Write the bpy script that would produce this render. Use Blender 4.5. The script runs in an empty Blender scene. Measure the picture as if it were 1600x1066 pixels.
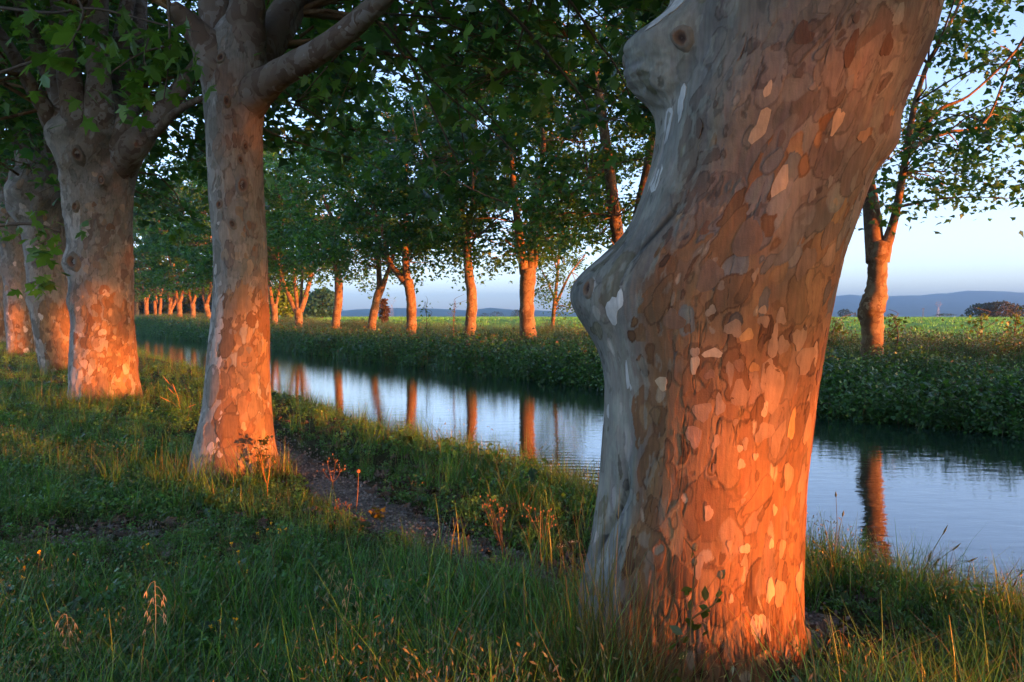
import bpy, math, random
import numpy as np
from mathutils import Vector

# ------------------------------------------------------------------ camera, sky, sun, exposure
SC = bpy.context.scene
COL = SC.collection
FPX = 1244.0                      # focal length in pixels of a 1600 px wide picture
CAMZ = 1.7
PITCH = math.atan(37 / FPX)
SUN_AZ, SUN_EL = math.radians(124.5), math.radians(2.35)

cam_d = bpy.data.cameras.new('camera')
cam_d.sensor_width = 36.0
cam_d.lens = 36.0 * FPX / 1600
cam_d.clip_start = 0.05
cam_d.clip_end = 20000
cam = bpy.data.objects.new('camera', cam_d)
COL.objects.link(cam)
cam.location = (0, 0, CAMZ)
cam.rotation_euler = (math.radians(90) - PITCH, 0, 0)
SC.camera = cam

world = bpy.data.worlds.new('World')
SC.world = world
world.use_nodes = True
wn, wl = world.node_tree.nodes, world.node_tree.links
wn.clear()
sky = wn.new('ShaderNodeTexSky')
sky.sky_type = 'NISHITA'
sky.sun_disc = False
sky.sun_elevation = SUN_EL
sky.sun_rotation = SUN_AZ
sky.air_density = 0.5
sky.dust_density = 1.0
sky.ozone_density = 1.2
bg = wn.new('ShaderNodeBackground')
bg.inputs['Strength'].default_value = 0.15
wo = wn.new('ShaderNodeOutputWorld')
wb = wn.new('ShaderNodeMix')
wb.data_type, wb.blend_type = 'RGBA', 'MULTIPLY'
wb.inputs[0].default_value = 1.0
wb.inputs[7].default_value = (1.15, 0.965, 1.0, 1)
wl.new(sky.outputs[0], wb.inputs[6])
wl.new(wb.outputs[2], bg.inputs['Color'])
wl.new(bg.outputs[0], wo.inputs['Surface'])

sun_d = bpy.data.lights.new('sun', 'SUN')
sun_d.energy = 2.4
sun_d.angle = math.radians(0.6)
sun_d.color = (1.0, 0.215, 0.02)
sun = bpy.data.objects.new('sun', sun_d)
COL.objects.link(sun)
S = Vector((math.sin(SUN_AZ) * math.cos(SUN_EL), math.cos(SUN_AZ) * math.cos(SUN_EL), math.sin(SUN_EL)))
sun.rotation_euler = S.to_track_quat('Z', 'Y').to_euler()
sun.location = (30, -30, 30)

SC.view_settings.view_transform = 'Standard'
SC.view_settings.look = 'None'
SC.view_settings.gamma = 1.0
SC.view_settings.use_curve_mapping = False
SC.view_settings.exposure = 3.1
SC.render.engine = 'CYCLES'
SC.cycles.use_denoising = True
SC.cycles.max_bounces = 8
SC.cycles.diffuse_bounces = 5
SC.cycles.glossy_bounces = 3
SC.cycles.transmission_bounces = 3
SC.cycles.transparent_max_bounces = 4
SC.cycles.volume_bounces = 0
SC.cycles.caustics_reflective = False
SC.cycles.caustics_refractive = False
SC.cycles.sample_clamp_indirect = 4

RNG = np.random.default_rng(7)
random.seed(7)

# ------------------------------------------------------------------ helpers
CP, SP = math.cos(PITCH), math.sin(PITCH)

def W(px, py, d):
    """World point that stands at distance d in front of the camera and shows at (px, py) of the 1600 px picture."""
    r, u = (px - 800) / FPX, (533 - py) / FPX
    y, z = CP + u * SP, -SP + u * CP
    k = d / y
    return np.array([r * k, d, CAMZ + z * k])

AX, NX = np.array([-0.541, 0.841]), np.array([0.841, 0.541])

def uv(x, y):
    return AX[0] * x + AX[1] * y, NX[0] * x + NX[1] * y

def xy(u, v):
    return AX[0] * u + NX[0] * v, AX[1] * u + NX[1] * v

def sstep(a, b, x):
    t = np.clip((np.asarray(x, float) - a) / (b - a), 0, 1)
    return t * t * (3 - 2 * t)

def _h(ix, iy, iz, seed):
    n = (ix * 374761393 + iy * 668265263 + iz * 2147483647 + seed * 974634541) & 0xFFFFFFFF
    n = ((n ^ (n >> 13)) * 1274126177) & 0xFFFFFFFF
    return ((n ^ (n >> 16)) & 0xFFFF) / 65535.0

def vnoise(x, y, z=0.0, seed=0):
    x, y, z = np.broadcast_arrays(np.asarray(x, float), np.asarray(y, float), np.asarray(z, float))
    xi, yi, zi = np.floor(x).astype(np.int64), np.floor(y).astype(np.int64), np.floor(z).astype(np.int64)
    fx, fy, fz = x - xi, y - yi, z - zi
    fx, fy, fz = fx * fx * (3 - 2 * fx), fy * fy * (3 - 2 * fy), fz * fz * (3 - 2 * fz)
    out = 0
    for a in (0, 1):
        for b in (0, 1):
            for c in (0, 1):
                w = (fx if a else 1 - fx) * (fy if b else 1 - fy) * (fz if c else 1 - fz)
                out = out + w * _h(xi + a, yi + b, zi + c, seed)
    return out

def fbm(x, y, z=0.0, seed=0, o=4):
    s, a, t = 0, 1.0, 0
    for i in range(o):
        s = s + a * vnoise(np.asarray(x) * 2 ** i, np.asarray(y) * 2 ** i, np.asarray(z) * 2 ** i, seed + i)
        t += a
        a *= 0.5
    return s / t

PATH_PX = [(395, 690), (440, 716), (500, 752), (570, 795), (660, 838), (760, 872), (860, 896), (960, 915), (1100, 945), (1300, 985)]

def on_ground(px, py, z0=0.0):
    u = (533 - py) / FPX
    y, z = CP + u * SP, -SP + u * CP
    k = (z0 - CAMZ) / z
    return np.array([(px - 800) / FPX * k, y * k, z0])

PATH = np.array([on_ground(*p)[:2] for p in PATH_PX])

def path_dist(x, y):
    x, y = np.asarray(x, float), np.asarray(y, float)
    best = np.full(x.shape, 1e9)
    for a, b in zip(PATH[:-1], PATH[1:]):
        ab = b - a
        t = np.clip(((x - a[0]) * ab[0] + (y - a[1]) * ab[1]) / (ab @ ab), 0, 1)
        best = np.minimum(best, np.hypot(x - a[0] - t * ab[0], y - a[1] - t * ab[1]))
    return best

BARE = on_ground(165, 838)[:2]

def gz(x, y):
    """Height of the ground: near bank, canal bed, far bank."""
    x, y = np.asarray(x, float), np.asarray(y, float)
    u, v = uv(x, y)
    vv = v + 0.25 * (vnoise(u * 0.35, v * 0 + 3.1, seed=5) - 0.5)
    near = 0.018 * np.clip(y - 6, 0, 40)
    far = 0.9 * sstep(58, 115, y)
    prof = np.interp(vv, [-1e5, 4.0, 4.7, 5.3, 5.9, 7, 14.5, 15.5, 16.2, 17.6, 19, 20.4, 1e5],
                     [0, 0, -.08, -.33, -.75, -1.3, -1.3, -.85, -.45, -.05, .28, .48, .5])
    kn, kf = 1 - sstep(4.2, 5.6, vv), sstep(16, 18.5, vv)
    bump = 0.10 * (fbm(x * 0.9, y * 0.9, 0, 11, 3) - 0.5) * (kn * sstep(1, 3, np.hypot(x, y)) + kf * (1 - sstep(26, 30, v)))
    return prof + near * kn + far * kf + bump

class MB:
    """Collects vertices and faces; build() links them as one mesh object."""
    def __init__(s):
        s.V, s.F, s.C, s.n = [], [], [], 0
    def add(s, V, F, c=None):
        V = np.asarray(V, float).reshape(-1, 3)
        for f in (F if isinstance(F, list) else [F]):
            s.F.append(np.asarray(f, np.int64) + s.n)
        s.V.append(V)
        if c is None:
            c = (1, 1, 1)
        c = np.asarray(c, float)
        if c.ndim == 1:
            c = np.repeat(c[None], len(V), 0)
        s.C.append(c)
        s.n += len(V)
    def mesh(s, name, mat, smooth=True):
        V, C = np.concatenate(s.V), np.concatenate(s.C)
        me = bpy.data.meshes.new(name)
        me.vertices.add(len(V))
        me.vertices.foreach_set('co', V.astype(np.float32).ravel())
        li = np.concatenate([f.ravel() for f in s.F])
        tot = np.concatenate([np.full(len(f), f.shape[1]) for f in s.F])
        st = np.concatenate([[0], np.cumsum(tot)[:-1]])
        me.loops.add(len(li))
        me.loops.foreach_set('vertex_index', li.astype(np.int32))
        me.polygons.add(len(tot))
        me.polygons.foreach_set('loop_start', st.astype(np.int32))
        me.polygons.foreach_set('use_smooth', np.full(len(tot), smooth))
        me.update(calc_edges=True)
        ca = me.color_attributes.new('col', 'FLOAT_COLOR', 'POINT')
        ca.data.foreach_set('color', np.c_[C, np.ones(len(C))].astype(np.float32).ravel())
        for m in (mat if isinstance(mat, (list, tuple)) else [mat]):
            me.materials.append(m)
        return me
    def build(s, name, mat, parent=None, smooth=True):
        if parent is not None:
            off = np.array(parent_world(parent))
            s.V = [v - off for v in s.V]
        o = bpy.data.objects.new(name, s.mesh(name, mat, smooth))
        COL.objects.link(o)
        if parent is not None:
            o.parent = parent
        return o

def parent_world(o):
    p = Vector((0, 0, 0))
    while o is not None:
        p += o.location
        o = o.parent
    return p

def link_mesh(name, me, loc=(0, 0, 0), rot=(0, 0, 0), scl=(1, 1, 1), parent=None):
    o = bpy.data.objects.new(name, me)
    COL.objects.link(o)
    o.location, o.rotation_euler, o.scale = loc, rot, scl
    if parent is not None:
        o.parent = parent
    return o

def tag(o, label=None, cat=None, group=None, kind=None):
    for k, v in (('label', label), ('category', cat), ('group', group), ('kind', kind)):
        if v:
            o[k] = v
    return o

def empty(name, loc, label, cat, group=None):
    o = bpy.data.objects.new(name, None)
    o.empty_display_size = 0.2
    COL.objects.link(o)
    o.location = loc
    return tag(o, label, cat, group)

def copy_tree(o, parent=None):
    c = o.copy()
    COL.objects.link(c)
    if parent is not None:
        c.parent = parent
    for ch in list(o.children):
        copy_tree(ch, c)
    return c

def resample(P, R, m):
    P, R = np.asarray(P, float), np.asarray(R, float)
    if len(P) == 2:
        t = np.linspace(0, 1, m)[:, None]
        return P[0] * (1 - t) + P[1] * t, R[0] * (1 - t[:, 0]) + R[1] * t[:, 0]
    Q = np.vstack([2 * P[0] - P[1], P, 2 * P[-1] - P[-2]])
    k = np.linspace(0, len(P) - 1.0001, m)
    i = k.astype(int)
    t = (k - i)[:, None]
    a, b, c, d = Q[i], Q[i + 1], Q[i + 2], Q[i + 3]
    out = 0.5 * (2 * b + (c - a) * t + (2 * a - 5 * b + 4 * c - d) * t ** 2 + (3 * b - a - 3 * c + d) * t ** 3)
    return out, np.interp(k, np.arange(len(P)), R)

def tube(P, R, sides=8, m=None, wob=0.0, seed=0):
    m = m or max(3, 3 * (len(P) - 1) + 1)
    P, R = resample(P, R, m)
    T = np.gradient(P, axis=0)
    T /= np.linalg.norm(T, axis=1)[:, None] + 1e-9
    ref = np.array([0.1, 1, 0.05]) if abs(T[:, 1]).mean() < 0.8 else np.array([0, 0.1, 1.0])
    A = np.cross(T, ref)
    A /= np.linalg.norm(A, axis=1)[:, None] + 1e-9
    B = np.cross(T, A)
    a = np.linspace(0, 2 * np.pi, sides, endpoint=False)
    rr = R[:, None] * np.ones(sides)
    if wob:
        L = np.linspace(0, m * 0.6, m)[:, None]
        rr = rr * (1 + wob * 2 * (vnoise(np.cos(a)[None] * 1.3 + 5, np.sin(a)[None] * 1.3 + 5, L, seed) - 0.5))
    V = P[:, None] + rr[..., None] * (np.cos(a)[None, :, None] * A[:, None] + np.sin(a)[None, :, None] * B[:, None])
    V = V.reshape(-1, 3)
    i = np.arange(m - 1)[:, None] * sides
    j = np.arange(sides)[None]
    k = (j + 1) % sides
    F = np.stack([i + j, i + sides + j, i + sides + k, i + k], -1).reshape(-1, 4)
    n = len(V)
    V = np.vstack([V, P[-1] + T[-1] * R[-1] * 0.5])
    b = (m - 1) * sides
    cap = np.stack([b + j[0], np.full(sides, n), b + k[0]], -1)
    return V, [F, cap]

# ------------------------------------------------------------------ materials
class NT:
    def __init__(s, name):
        s.m = bpy.data.materials.new(name)
        s.m.use_nodes = True
        s.n, s.l = s.m.node_tree.nodes, s.m.node_tree.links
        s.n.clear()
        s.out = s.n.new('ShaderNodeOutputMaterial')
    def new(s, t, **kw):
        n = s.n.new(t)
        for k, v in kw.items():
            if hasattr(n, k):
                setattr(n, k, v)
        return n
    def put(s, sock, v):
        if hasattr(v, 'is_output'):
            s.l.new(v, sock)
        else:
            sock.default_value = v
    def noise(s, vec, scale, detail=4, rough=0.55):
        n = s.new('ShaderNodeTexNoise')
        s.l.new(vec, n.inputs['Vector'])
        n.inputs['Scale'].default_value = scale
        n.inputs['Detail'].default_value = detail
        n.inputs['Roughness'].default_value = rough
        return n.outputs[0]
    def mapping(s, vec, scale):
        n = s.new('ShaderNodeMapping')
        s.l.new(vec, n.inputs[0])
        n.inputs['Scale'].default_value = scale
        return n.outputs[0]
    def coord(s, which='Object'):
        return s.new('ShaderNodeTexCoord').outputs[which]
    def ramp(s, f, stops, interp='LINEAR'):
        n = s.new('ShaderNodeValToRGB')
        s.l.new(f, n.inputs[0])
        cr = n.color_ramp
        cr.interpolation = interp
        while len(cr.elements) < len(stops):
            cr.elements.new(0.5)
        for e, (p, c) in zip(cr.elements, stops):
            e.position = p
            e.color = (*c, 1) if len(c) == 3 else c
        return n.outputs[0]
    def mix(s, f, a, b, mode='MIX'):
        n = s.new('ShaderNodeMix')
        n.data_type = 'RGBA'
        n.blend_type = mode
        s.put(n.inputs[0], f)
        s.put(n.inputs[6], a if hasattr(a, 'is_output') else (*a, 1))
        s.put(n.inputs[7], b if hasattr(b, 'is_output') else (*b, 1))
        return n.outputs[2]
    def math(s, op, a, b=0.0, c=0.0):
        n = s.new('ShaderNodeMath')
        n.operation = op
        s.put(n.inputs[0], a)
        s.put(n.inputs[1], b)
        s.put(n.inputs[2], c)
        return n.outputs[0]
    def attr(s, name='col'):
        n = s.new('ShaderNodeAttribute')
        n.attribute_name = name
        return n.outputs['Color']
    def bump(s, h, strength, dist=0.01):
        n = s.new('ShaderNodeBump')
        s.l.new(h, n.inputs['Height'])
        n.inputs['Strength'].default_value = strength
        n.inputs['Distance'].default_value = dist
        return n.outputs[0]
    def principled(s, base, rough=0.8, spec=0.3, normal=None):
        p = s.new('ShaderNodeBsdfPrincipled')
        s.put(p.inputs['Base Color'], base if hasattr(base, 'is_output') else (*base, 1))
        s.put(p.inputs['Roughness'], rough)
        p.inputs['Specular IOR Level'].default_value = spec
        if normal is not None:
            s.l.new(normal, p.inputs['Normal'])
        s.l.new(p.outputs[0], s.out.inputs[0])
        return p

def leafy(name, gain=1.0, trans=0.3, rough=0.42, spec=0.5):
    t = NT(name)
    c = t.attr()
    rnd = t.new('ShaderNodeObjectInfo').outputs['Random']
    c = t.mix(1.0, c, t.ramp(rnd, [(0, (.72 * gain, .78 * gain, .8 * gain)), (1, (1.25 * gain, 1.15 * gain, 1.0 * gain))]), 'MULTIPLY')
    p = t.principled(c, rough, spec)
    tr = t.new('ShaderNodeBsdfTranslucent')
    t.l.new(t.mix(1.0, c, (1.5, 1.5, .7), 'MULTIPLY'), tr.inputs[0])
    ms = t.new('ShaderNodeMixShader')
    ms.inputs[0].default_value = trans
    t.l.new(p.outputs[0], ms.inputs[1])
    t.l.new(tr.outputs[0], ms.inputs[2])
    t.l.new(ms.outputs[0], t.out.inputs[0])
    return t.m

def bark_near():
    t = NT('bark_painted')
    co = t.coord()
    c = t.attr()
    fib = t.noise(t.mapping(co, (60, 60, 7)), 1.0, 5, .6)
    mot = t.noise(co, 9.0, 5, .6)
    c = t.mix(1.0, c, t.ramp(fib, [(.25, (.74, .74, .74)), (.75, (1.18, 1.18, 1.18))]), 'MULTIPLY')
    c = t.mix(1.0, c, t.ramp(mot, [(.3, (.78, .80, .80)), (.7, (1.15, 1.12, 1.1))]), 'MULTIPLY')
    pit = t.noise(co, 130.0, 3, .6)
    h = t.math('ADD', t.math('MULTIPLY', fib, .7), t.math('MULTIPLY', pit, .5))
    t.principled(c, .82, .25, t.bump(h, .55, .006))
    return t.m

def bark_far(name='bark_patchy', tint=(1, 1, 1)):
    t = NT(name)
    co = t.coord()
    w = t.noise(co, 2.5, 3)
    v = t.new('ShaderNodeTexVoronoi')
    vec = t.new('ShaderNodeVectorMath')
    vec.operation = 'ADD'
    t.l.new(t.mapping(co, (1, 1, .55)), vec.inputs[0])
    t.l.new(t.mix(1.0, (0, 0, 0), w, 'ADD'), vec.inputs[1])
    t.l.new(vec.outputs[0], v.inputs['Vector'])
    v.inputs['Scale'].default_value = 9.0
    sep = t.new('ShaderNodeSeparateColor')
    t.l.new(v.outputs['Color'], sep.inputs[0])
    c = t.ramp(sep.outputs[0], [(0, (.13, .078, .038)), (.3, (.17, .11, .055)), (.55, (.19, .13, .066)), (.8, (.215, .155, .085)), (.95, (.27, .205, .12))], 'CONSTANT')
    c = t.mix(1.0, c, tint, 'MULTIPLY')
    big = t.noise(co, 1.1, 4)
    c = t.mix(1.0, c, t.ramp(big, [(.3, (.65, .65, .65)), (.7, (1.15, 1.15, 1.15))]), 'MULTIPLY')
    t.principled(c, .85, .2, t.bump(t.noise(co, 14, 5), .6, .02))
    return t.m

def simple(name, col, rough=.7, spec=.3):
    t = NT(name)
    n = t.noise(t.coord(), 40, 3)
    t.principled(t.mix(1.0, col, t.ramp(n, [(.3, (.8, .8, .8)), (.7, (1.2, 1.2, 1.2))]), 'MULTIPLY'), rough, spec)
    return t.m

def attr_mat(name, rough=.8, spec=.2):
    t = NT(name)
    n = t.noise(t.coord(), 60, 3)
    t.principled(t.mix(1.0, t.attr(), t.ramp(n, [(.3, (.8, .8, .8)), (.7, (1.2, 1.2, 1.2))]), 'MULTIPLY'), rough, spec)
    return t.m

M = {}
M['bark'] = bark_near()
M['bark_far'] = bark_far()
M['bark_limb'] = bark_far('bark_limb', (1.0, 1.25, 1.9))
M['flake'] = bark_near()
M['leaf'] = leafy('plane_leaf', 1.1, .45, .38, .6)
M['grass'] = leafy('grass_blade', 1.0, .3, .42, .6)
M['dry'] = leafy('dry_stalk', 1.0, .25, .7, .2)
M['twig'] = simple('twig_bark', (.10, .085, .065), .9, .2)
M['dark'] = simple('knot_hollow', (.035, .022, .016), .95, .1)
M['litter'] = attr_mat('dead_leaf', .8, .25)
M['stone'] = attr_mat('pebble', .85, .3)
M['steel'] = simple('galvanised_steel', (.25, .26, .28), .6, .4)

def ground_mat():
    t = NT('bank_soil')
    co = t.coord()
    n1, n2 = t.noise(co, 1.3, 6), t.noise(co, 26, 5)
    c = t.ramp(n1, [(.3, (.035, .045, .018)), (.55, (.055, .06, .025)), (.75, (.085, .07, .045))])
    c = t.mix(1.0, c, t.ramp(n2, [(.3, (.55, .55, .55)), (.7, (1.35, 1.35, 1.35))]), 'MULTIPLY')
    t.principled(c, .95, .1, t.bump(n2, 1.0, .04))
    return t.m

def gravel_mat():
    t = NT('path_gravel')
    co = t.coord()
    v = t.new('ShaderNodeTexVoronoi')
    t.l.new(co, v.inputs['Vector'])
    v.inputs['Scale'].default_value = 75
    sep = t.new('ShaderNodeSeparateColor')
    t.l.new(v.outputs['Color'], sep.inputs[0])
    c = t.ramp(sep.outputs[0], [(0, (.09, .08, .062)), (.5, (.17, .15, .12)), (1, (.32, .29, .24))])
    n = t.noise(co, 4, 5)
    c = t.mix(t.ramp(n, [(.42, (0, 0, 0)), (.62, (1, 1, 1))]), c, (.06, .05, .035))
    t.principled(c, .9, .25, t.bump(v.outputs['Distance'], -.8, .01))
    return t.m

def water_mat():
    t = NT('canal_water')
    co = t.coord()
    n1 = t.noise(t.mapping(co, (1.0, 2.2, 1)), 2.2, 3, .5)
    n2 = t.noise(t.mapping(co, (1.0, 2.6, 1)), 11.0, 2, .5)
    # rings spreading from where something touched the surface
    c = on_ground(905, 762, -0.5)
    d = t.new('ShaderNodeVectorMath')
    d.operation = 'DISTANCE'
    t.l.new(co, d.inputs[0])
    d.inputs[1].default_value = (c[0], c[1], -0.5)
    r = d.outputs['Value']
    ring = t.math('MULTIPLY', t.math('SINE', t.math('MULTIPLY', r, 26.0)), t.math('POWER', 2.718, t.math('MULTIPLY', t.math('MULTIPLY', r, r), -.32)))
    h = t.math('ADD', t.math('ADD', t.math('MULTIPLY', n1, .55), t.math('MULTIPLY', n2, .10)), t.math('MULTIPLY', t.math('MULTIPLY', ring, n1), 1.0))
    p = t.principled((.012, .032, .022), .015, .5, t.bump(h, .13, .06))
    p.inputs['IOR'].default_value = 2.0
    return t.m

def field_mat():
    t = NT('field_crop')
    co = t.coord()
    n1, n2 = t.noise(t.mapping(co, (.012, .05, 1)), 1.0, 5), t.noise(co, 1.2, 5)
    c = t.ramp(n1, [(.3, (.05, .16, .02)), (.5, (.08, .22, .03)), (.62, (.12, .23, .04)), (.75, (.05, .18, .03))])
    c = t.mix(1.0, c, t.ramp(n2, [(.3, (.7, .7, .7)), (.7, (1.25, 1.25, 1.25))]), 'MULTIPLY')
    t.principled(c, .9, .1, t.bump(n2, 1, .4))
    return t.m

def hill_mat():
    t = NT('wooded_hill')
    co = t.coord()
    n1, n2 = t.noise(co, .006, 6, .6), t.noise(co, .05, 4)
    c = t.ramp(n1, [(.35, (.015, .035, .022)), (.55, (.022, .05, .03)), (.7, (.04, .06, .042))])
    c = t.mix(1.0, c, t.ramp(n2, [(.3, (.7, .7, .7)), (.7, (1.2, 1.2, 1.2))]), 'MULTIPLY')
    t.principled(c, .95, .05)
    return t.m

# ------------------------------------------------------------------ the setting: ground, canal, field, hills
def grid(us, vs, zf, name, mat, kind='structure'):
    U, V_ = np.meshgrid(us, vs, indexing='ij')
    X, Y = xy(U, V_)
    Z = zf(X, Y)
    n, m = U.shape
    i = np.arange(n - 1)[:, None] * m
    j = np.arange(m - 1)[None]
    F = np.stack([i + j, i + j + 1, i + m + j + 1, i + m + j], -1).reshape(-1, 4)[:, ::-1]
    b = MB()
    b.add(np.stack([X, Y, Z], -1).reshape(-1, 3), F)
    return tag(b.build(name, mat), kind=kind)

us = np.r_[np.linspace(-400, -32, 20), np.linspace(-30, -8, 30), np.linspace(-7.7, 30, 190), np.linspace(31, 140, 80), np.geomspace(145, 900, 16)]
vs = np.r_[-400, -150, np.linspace(-60, -16, 20), np.linspace(-15, 20, 190), np.linspace(20.5, 28.2, 14)]
grid(us, vs, gz, 'ground', ground_mat())
FZ = lambda x, y: gz(x, y) + 0.01
grid(np.r_[np.linspace(-3000, -100, 14), np.linspace(-80, 300, 60), np.geomspace(320, 6000, 20)],
     np.r_[np.linspace(28, 80, 20), np.geomspace(90, 6000, 24)], FZ, 'field', field_mat())
grid(np.r_[np.linspace(-120, -20, 10), np.linspace(-15, 60, 40), np.linspace(70, 900, 30)], np.linspace(5.0, 17.0, 30),
     lambda x, y: np.full(np.shape(x), -0.5), 'water', water_mat())

# gravel path and a worn bare patch, sheets laid on the ground
def ribbon(P, w, name, mat):
    P, Wd = resample(np.c_[P, np.zeros(len(P))], w, 90)
    T = np.gradient(P[:, :2], axis=0)
    T /= np.linalg.norm(T, axis=1)[:, None]
    N = np.c_[-T[:, 1], T[:, 0]]
    k = np.linspace(-1, 1, 13)
    wob = 1 + .5 * (vnoise(np.arange(90) * .31, 1.0, seed=3) - .5)
    XY = P[:, None, :2] + k[None, :, None] * (Wd * wob)[:, None, None] * N[:, None]
    Z = gz(XY[..., 0], XY[..., 1]) + .012 * (1 - k[None] ** 4) - .01 * (abs(k[None]) > .95)
    i = np.arange(89)[:, None] * 13
    j = np.arange(12)[None]
    F = np.stack([i + j, i + j + 1, i + 14 + j, i + 13 + j], -1).reshape(-1, 4)[:, ::-1]
    b = MB()
    b.add(np.concatenate([XY, Z[..., None]], -1).reshape(-1, 3), F)
    return tag(b.build(name, mat), kind='structure')

M['gravel'] = gravel_mat()
ribbon(PATH, np.array([.15, .24, .28, .28, .28, .30, .3, .3, .3, .3]), 'gravel_path', M['gravel'])
bp = np.array([on_ground(90, 845)[:2], on_ground(150, 838)[:2], on_ground(215, 852)[:2], on_ground(275, 875)[:2]])
ribbon(bp, np.array([.05, .3, .26, .05]), 'bare_patch', M['gravel'])

def hill(name, tab, dist, foot, x0, x1):
    tab = np.array(tab, float)
    px = np.linspace(x0, x1, 260)
    k = np.linspace(0, 1, 30)
    ang = np.arctan((px - 800) / FPX)
    top = np.interp(px, tab[:, 0], tab[:, 1])
    H = (497 - top) / FPX * dist + 1.7
    D = dist - (1 - k) * foot
    D = np.r_[D, dist + foot * .5 * np.linspace(.1, 1, 8)]
    kk = np.r_[k, 1 - np.linspace(.1, 1, 8) ** 2]
    prof = kk ** 1.3
    X = np.tan(ang)[:, None] * D[None]
    Y = np.ones(len(px))[:, None] * D[None]
    rid = fbm(X * .0042, Y * .0042, 0, 21, 5)
    Z = H[:, None] * (prof[None] * (1 + .9 * (rid - .5) * (1 - kk[None] ** 3) * (kk[None] > .02))) + H[:, None] * .06 * (fbm(X * .02, Y * .02, 0, 4, 3) - .5) * kk[None]
    Z[:, 0] = -3
    n, m = X.shape
    i = np.arange(n - 1)[:, None] * m
    j = np.arange(m - 1)[None]
    F = np.stack([i + j, i + j + 1, i + m + j + 1, i + m + j], -1).reshape(-1, 4)[:, ::-1]
    b = MB()
    b.add(np.stack([X, Y, Z], -1).reshape(-1, 3), F)
    return tag(b.build(name, HILL), kind='structure')

HILL = hill_mat()
hill('hills', [(-400, 490), (860, 492), (900, 489), (1000, 484), (1100, 478), (1200, 470), (1290, 465), (1330, 462), (1380, 464), (1440, 462.5), (1480, 459), (1510, 455), (1540, 455.5), (1600, 458), (1800, 462), (2300, 472)], 4200, 1500, 860, 2300)
hill('hills', [(-400, 488), (300, 488), (540, 486), (600, 482.5), (660, 483), (700, 484.5), (735, 486), (765, 482), (800, 485), (840, 486), (880, 488), (930, 493), (980, 497)], 2600, 700, -400, 985)

# ------------------------------------------------------------------ trees: leaves, trunks, crowns
def fan_template(pts):
    """2-D outline that starts at the leaf stalk, cut into a fan of triangles."""
    P = np.array(pts, float)
    F = np.array([[0, i, i + 1] for i in range(1, len(P) - 1)])
    return P, F

LOBED = fan_template([(0, 0), (.44, -.06), (.25, .16), (.66, .44), (.22, .42), (.25, .62), (0, 1.0), (-.25, .62), (-.22, .42), (-.66, .44), (-.25, .16), (-.44, -.06)])
MID = fan_template([(0, 0), (.5, .25), (.25, .5), (0, 1), (-.25, .5), (-.5, .25)])
NARROW = fan_template([(0, 0), (.14, .4), (0, 1), (-.14, .4)])
DIAM = fan_template([(0, 0), (.42, .45), (0, 1), (-.42, .45)])

def leaf_cloud(b, P, size, tpl, rng, pal, up=.55, droop=.4):
    """One leaf of shape tpl at each point of P, added to the mesh b."""
    n = len(P)
    N = rng.normal(size=(n, 3)) * .75
    N[:, 2] = np.abs(N[:, 2]) * .6 + up
    N /= np.linalg.norm(N, axis=1)[:, None]
    D = rng.normal(size=(n, 3))
    D[:, 2] -= droop
    D -= (D * N).sum(1)[:, None] * N
    D /= np.linalg.norm(D, axis=1)[:, None] + 1e-9
    Q = np.cross(N, D)
    s = size * rng.uniform(.6, 1.3, n)
    T2, F = tpl
    fold = rng.uniform(.05, .3, n)
    V = (P[:, None] + s[:, None, None] * (T2[None, :, 0:1] * Q[:, None] + T2[None, :, 1:2] * D[:, None]
         - (np.abs(T2[None, :, 0:1]) * fold[:, None, None] + .18 * T2[None, :, 1:2] ** 2) * N[:, None]))
    k = len(T2)
    FF = (F[None] + (np.arange(n) * k)[:, None, None]).reshape(-1, 3)
    c = np.array(pal)[rng.integers(0, len(pal), n)] * rng.uniform(.7, 1.3, (n, 1))
    b.add(V.reshape(-1, 3), FF, np.repeat(c, k, 0))

PAL_PLANE = [(.050, .15, .030), (.065, .17, .034), (.038, .12, .028), (.085, .185, .03), (.040, .125, .05)]
PAL_WARM = [(.05, .085, .016), (.085, .10, .02), (.11, .075, .02), (.035, .075, .018)]

def crown_clumps(c, zb, zt, R, n, rng, lift=0.0, squash=1.0):
    """Centres of leaf clumps through a plane tree's crown."""
    out = []
    while len(out) < n:
        t = rng.random()
        prof = math.sqrt(max(0.0, 1 - ((t - .42) / .62) ** 2))
        r = R * prof * rng.random() ** .42
        a = rng.random() * 2 * math.pi
        lump = .8 + .45 * float(vnoise(math.cos(a) * 2 + 9 + c[0], math.sin(a) * 2 + 9, t * 3, 17))
        out.append((c[0] + math.cos(a) * r * lump, c[1] + math.sin(a) * r * lump * squash, zb + t * (zt - zb) + rng.normal() * .2 + 1.6 * (float(vnoise(math.cos(a) * 1.5 + 4, math.sin(a) * 1.5 + 4, c[1] * .37, 23)) - .45) * (1 - t)))
    return np.array(out)

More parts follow.
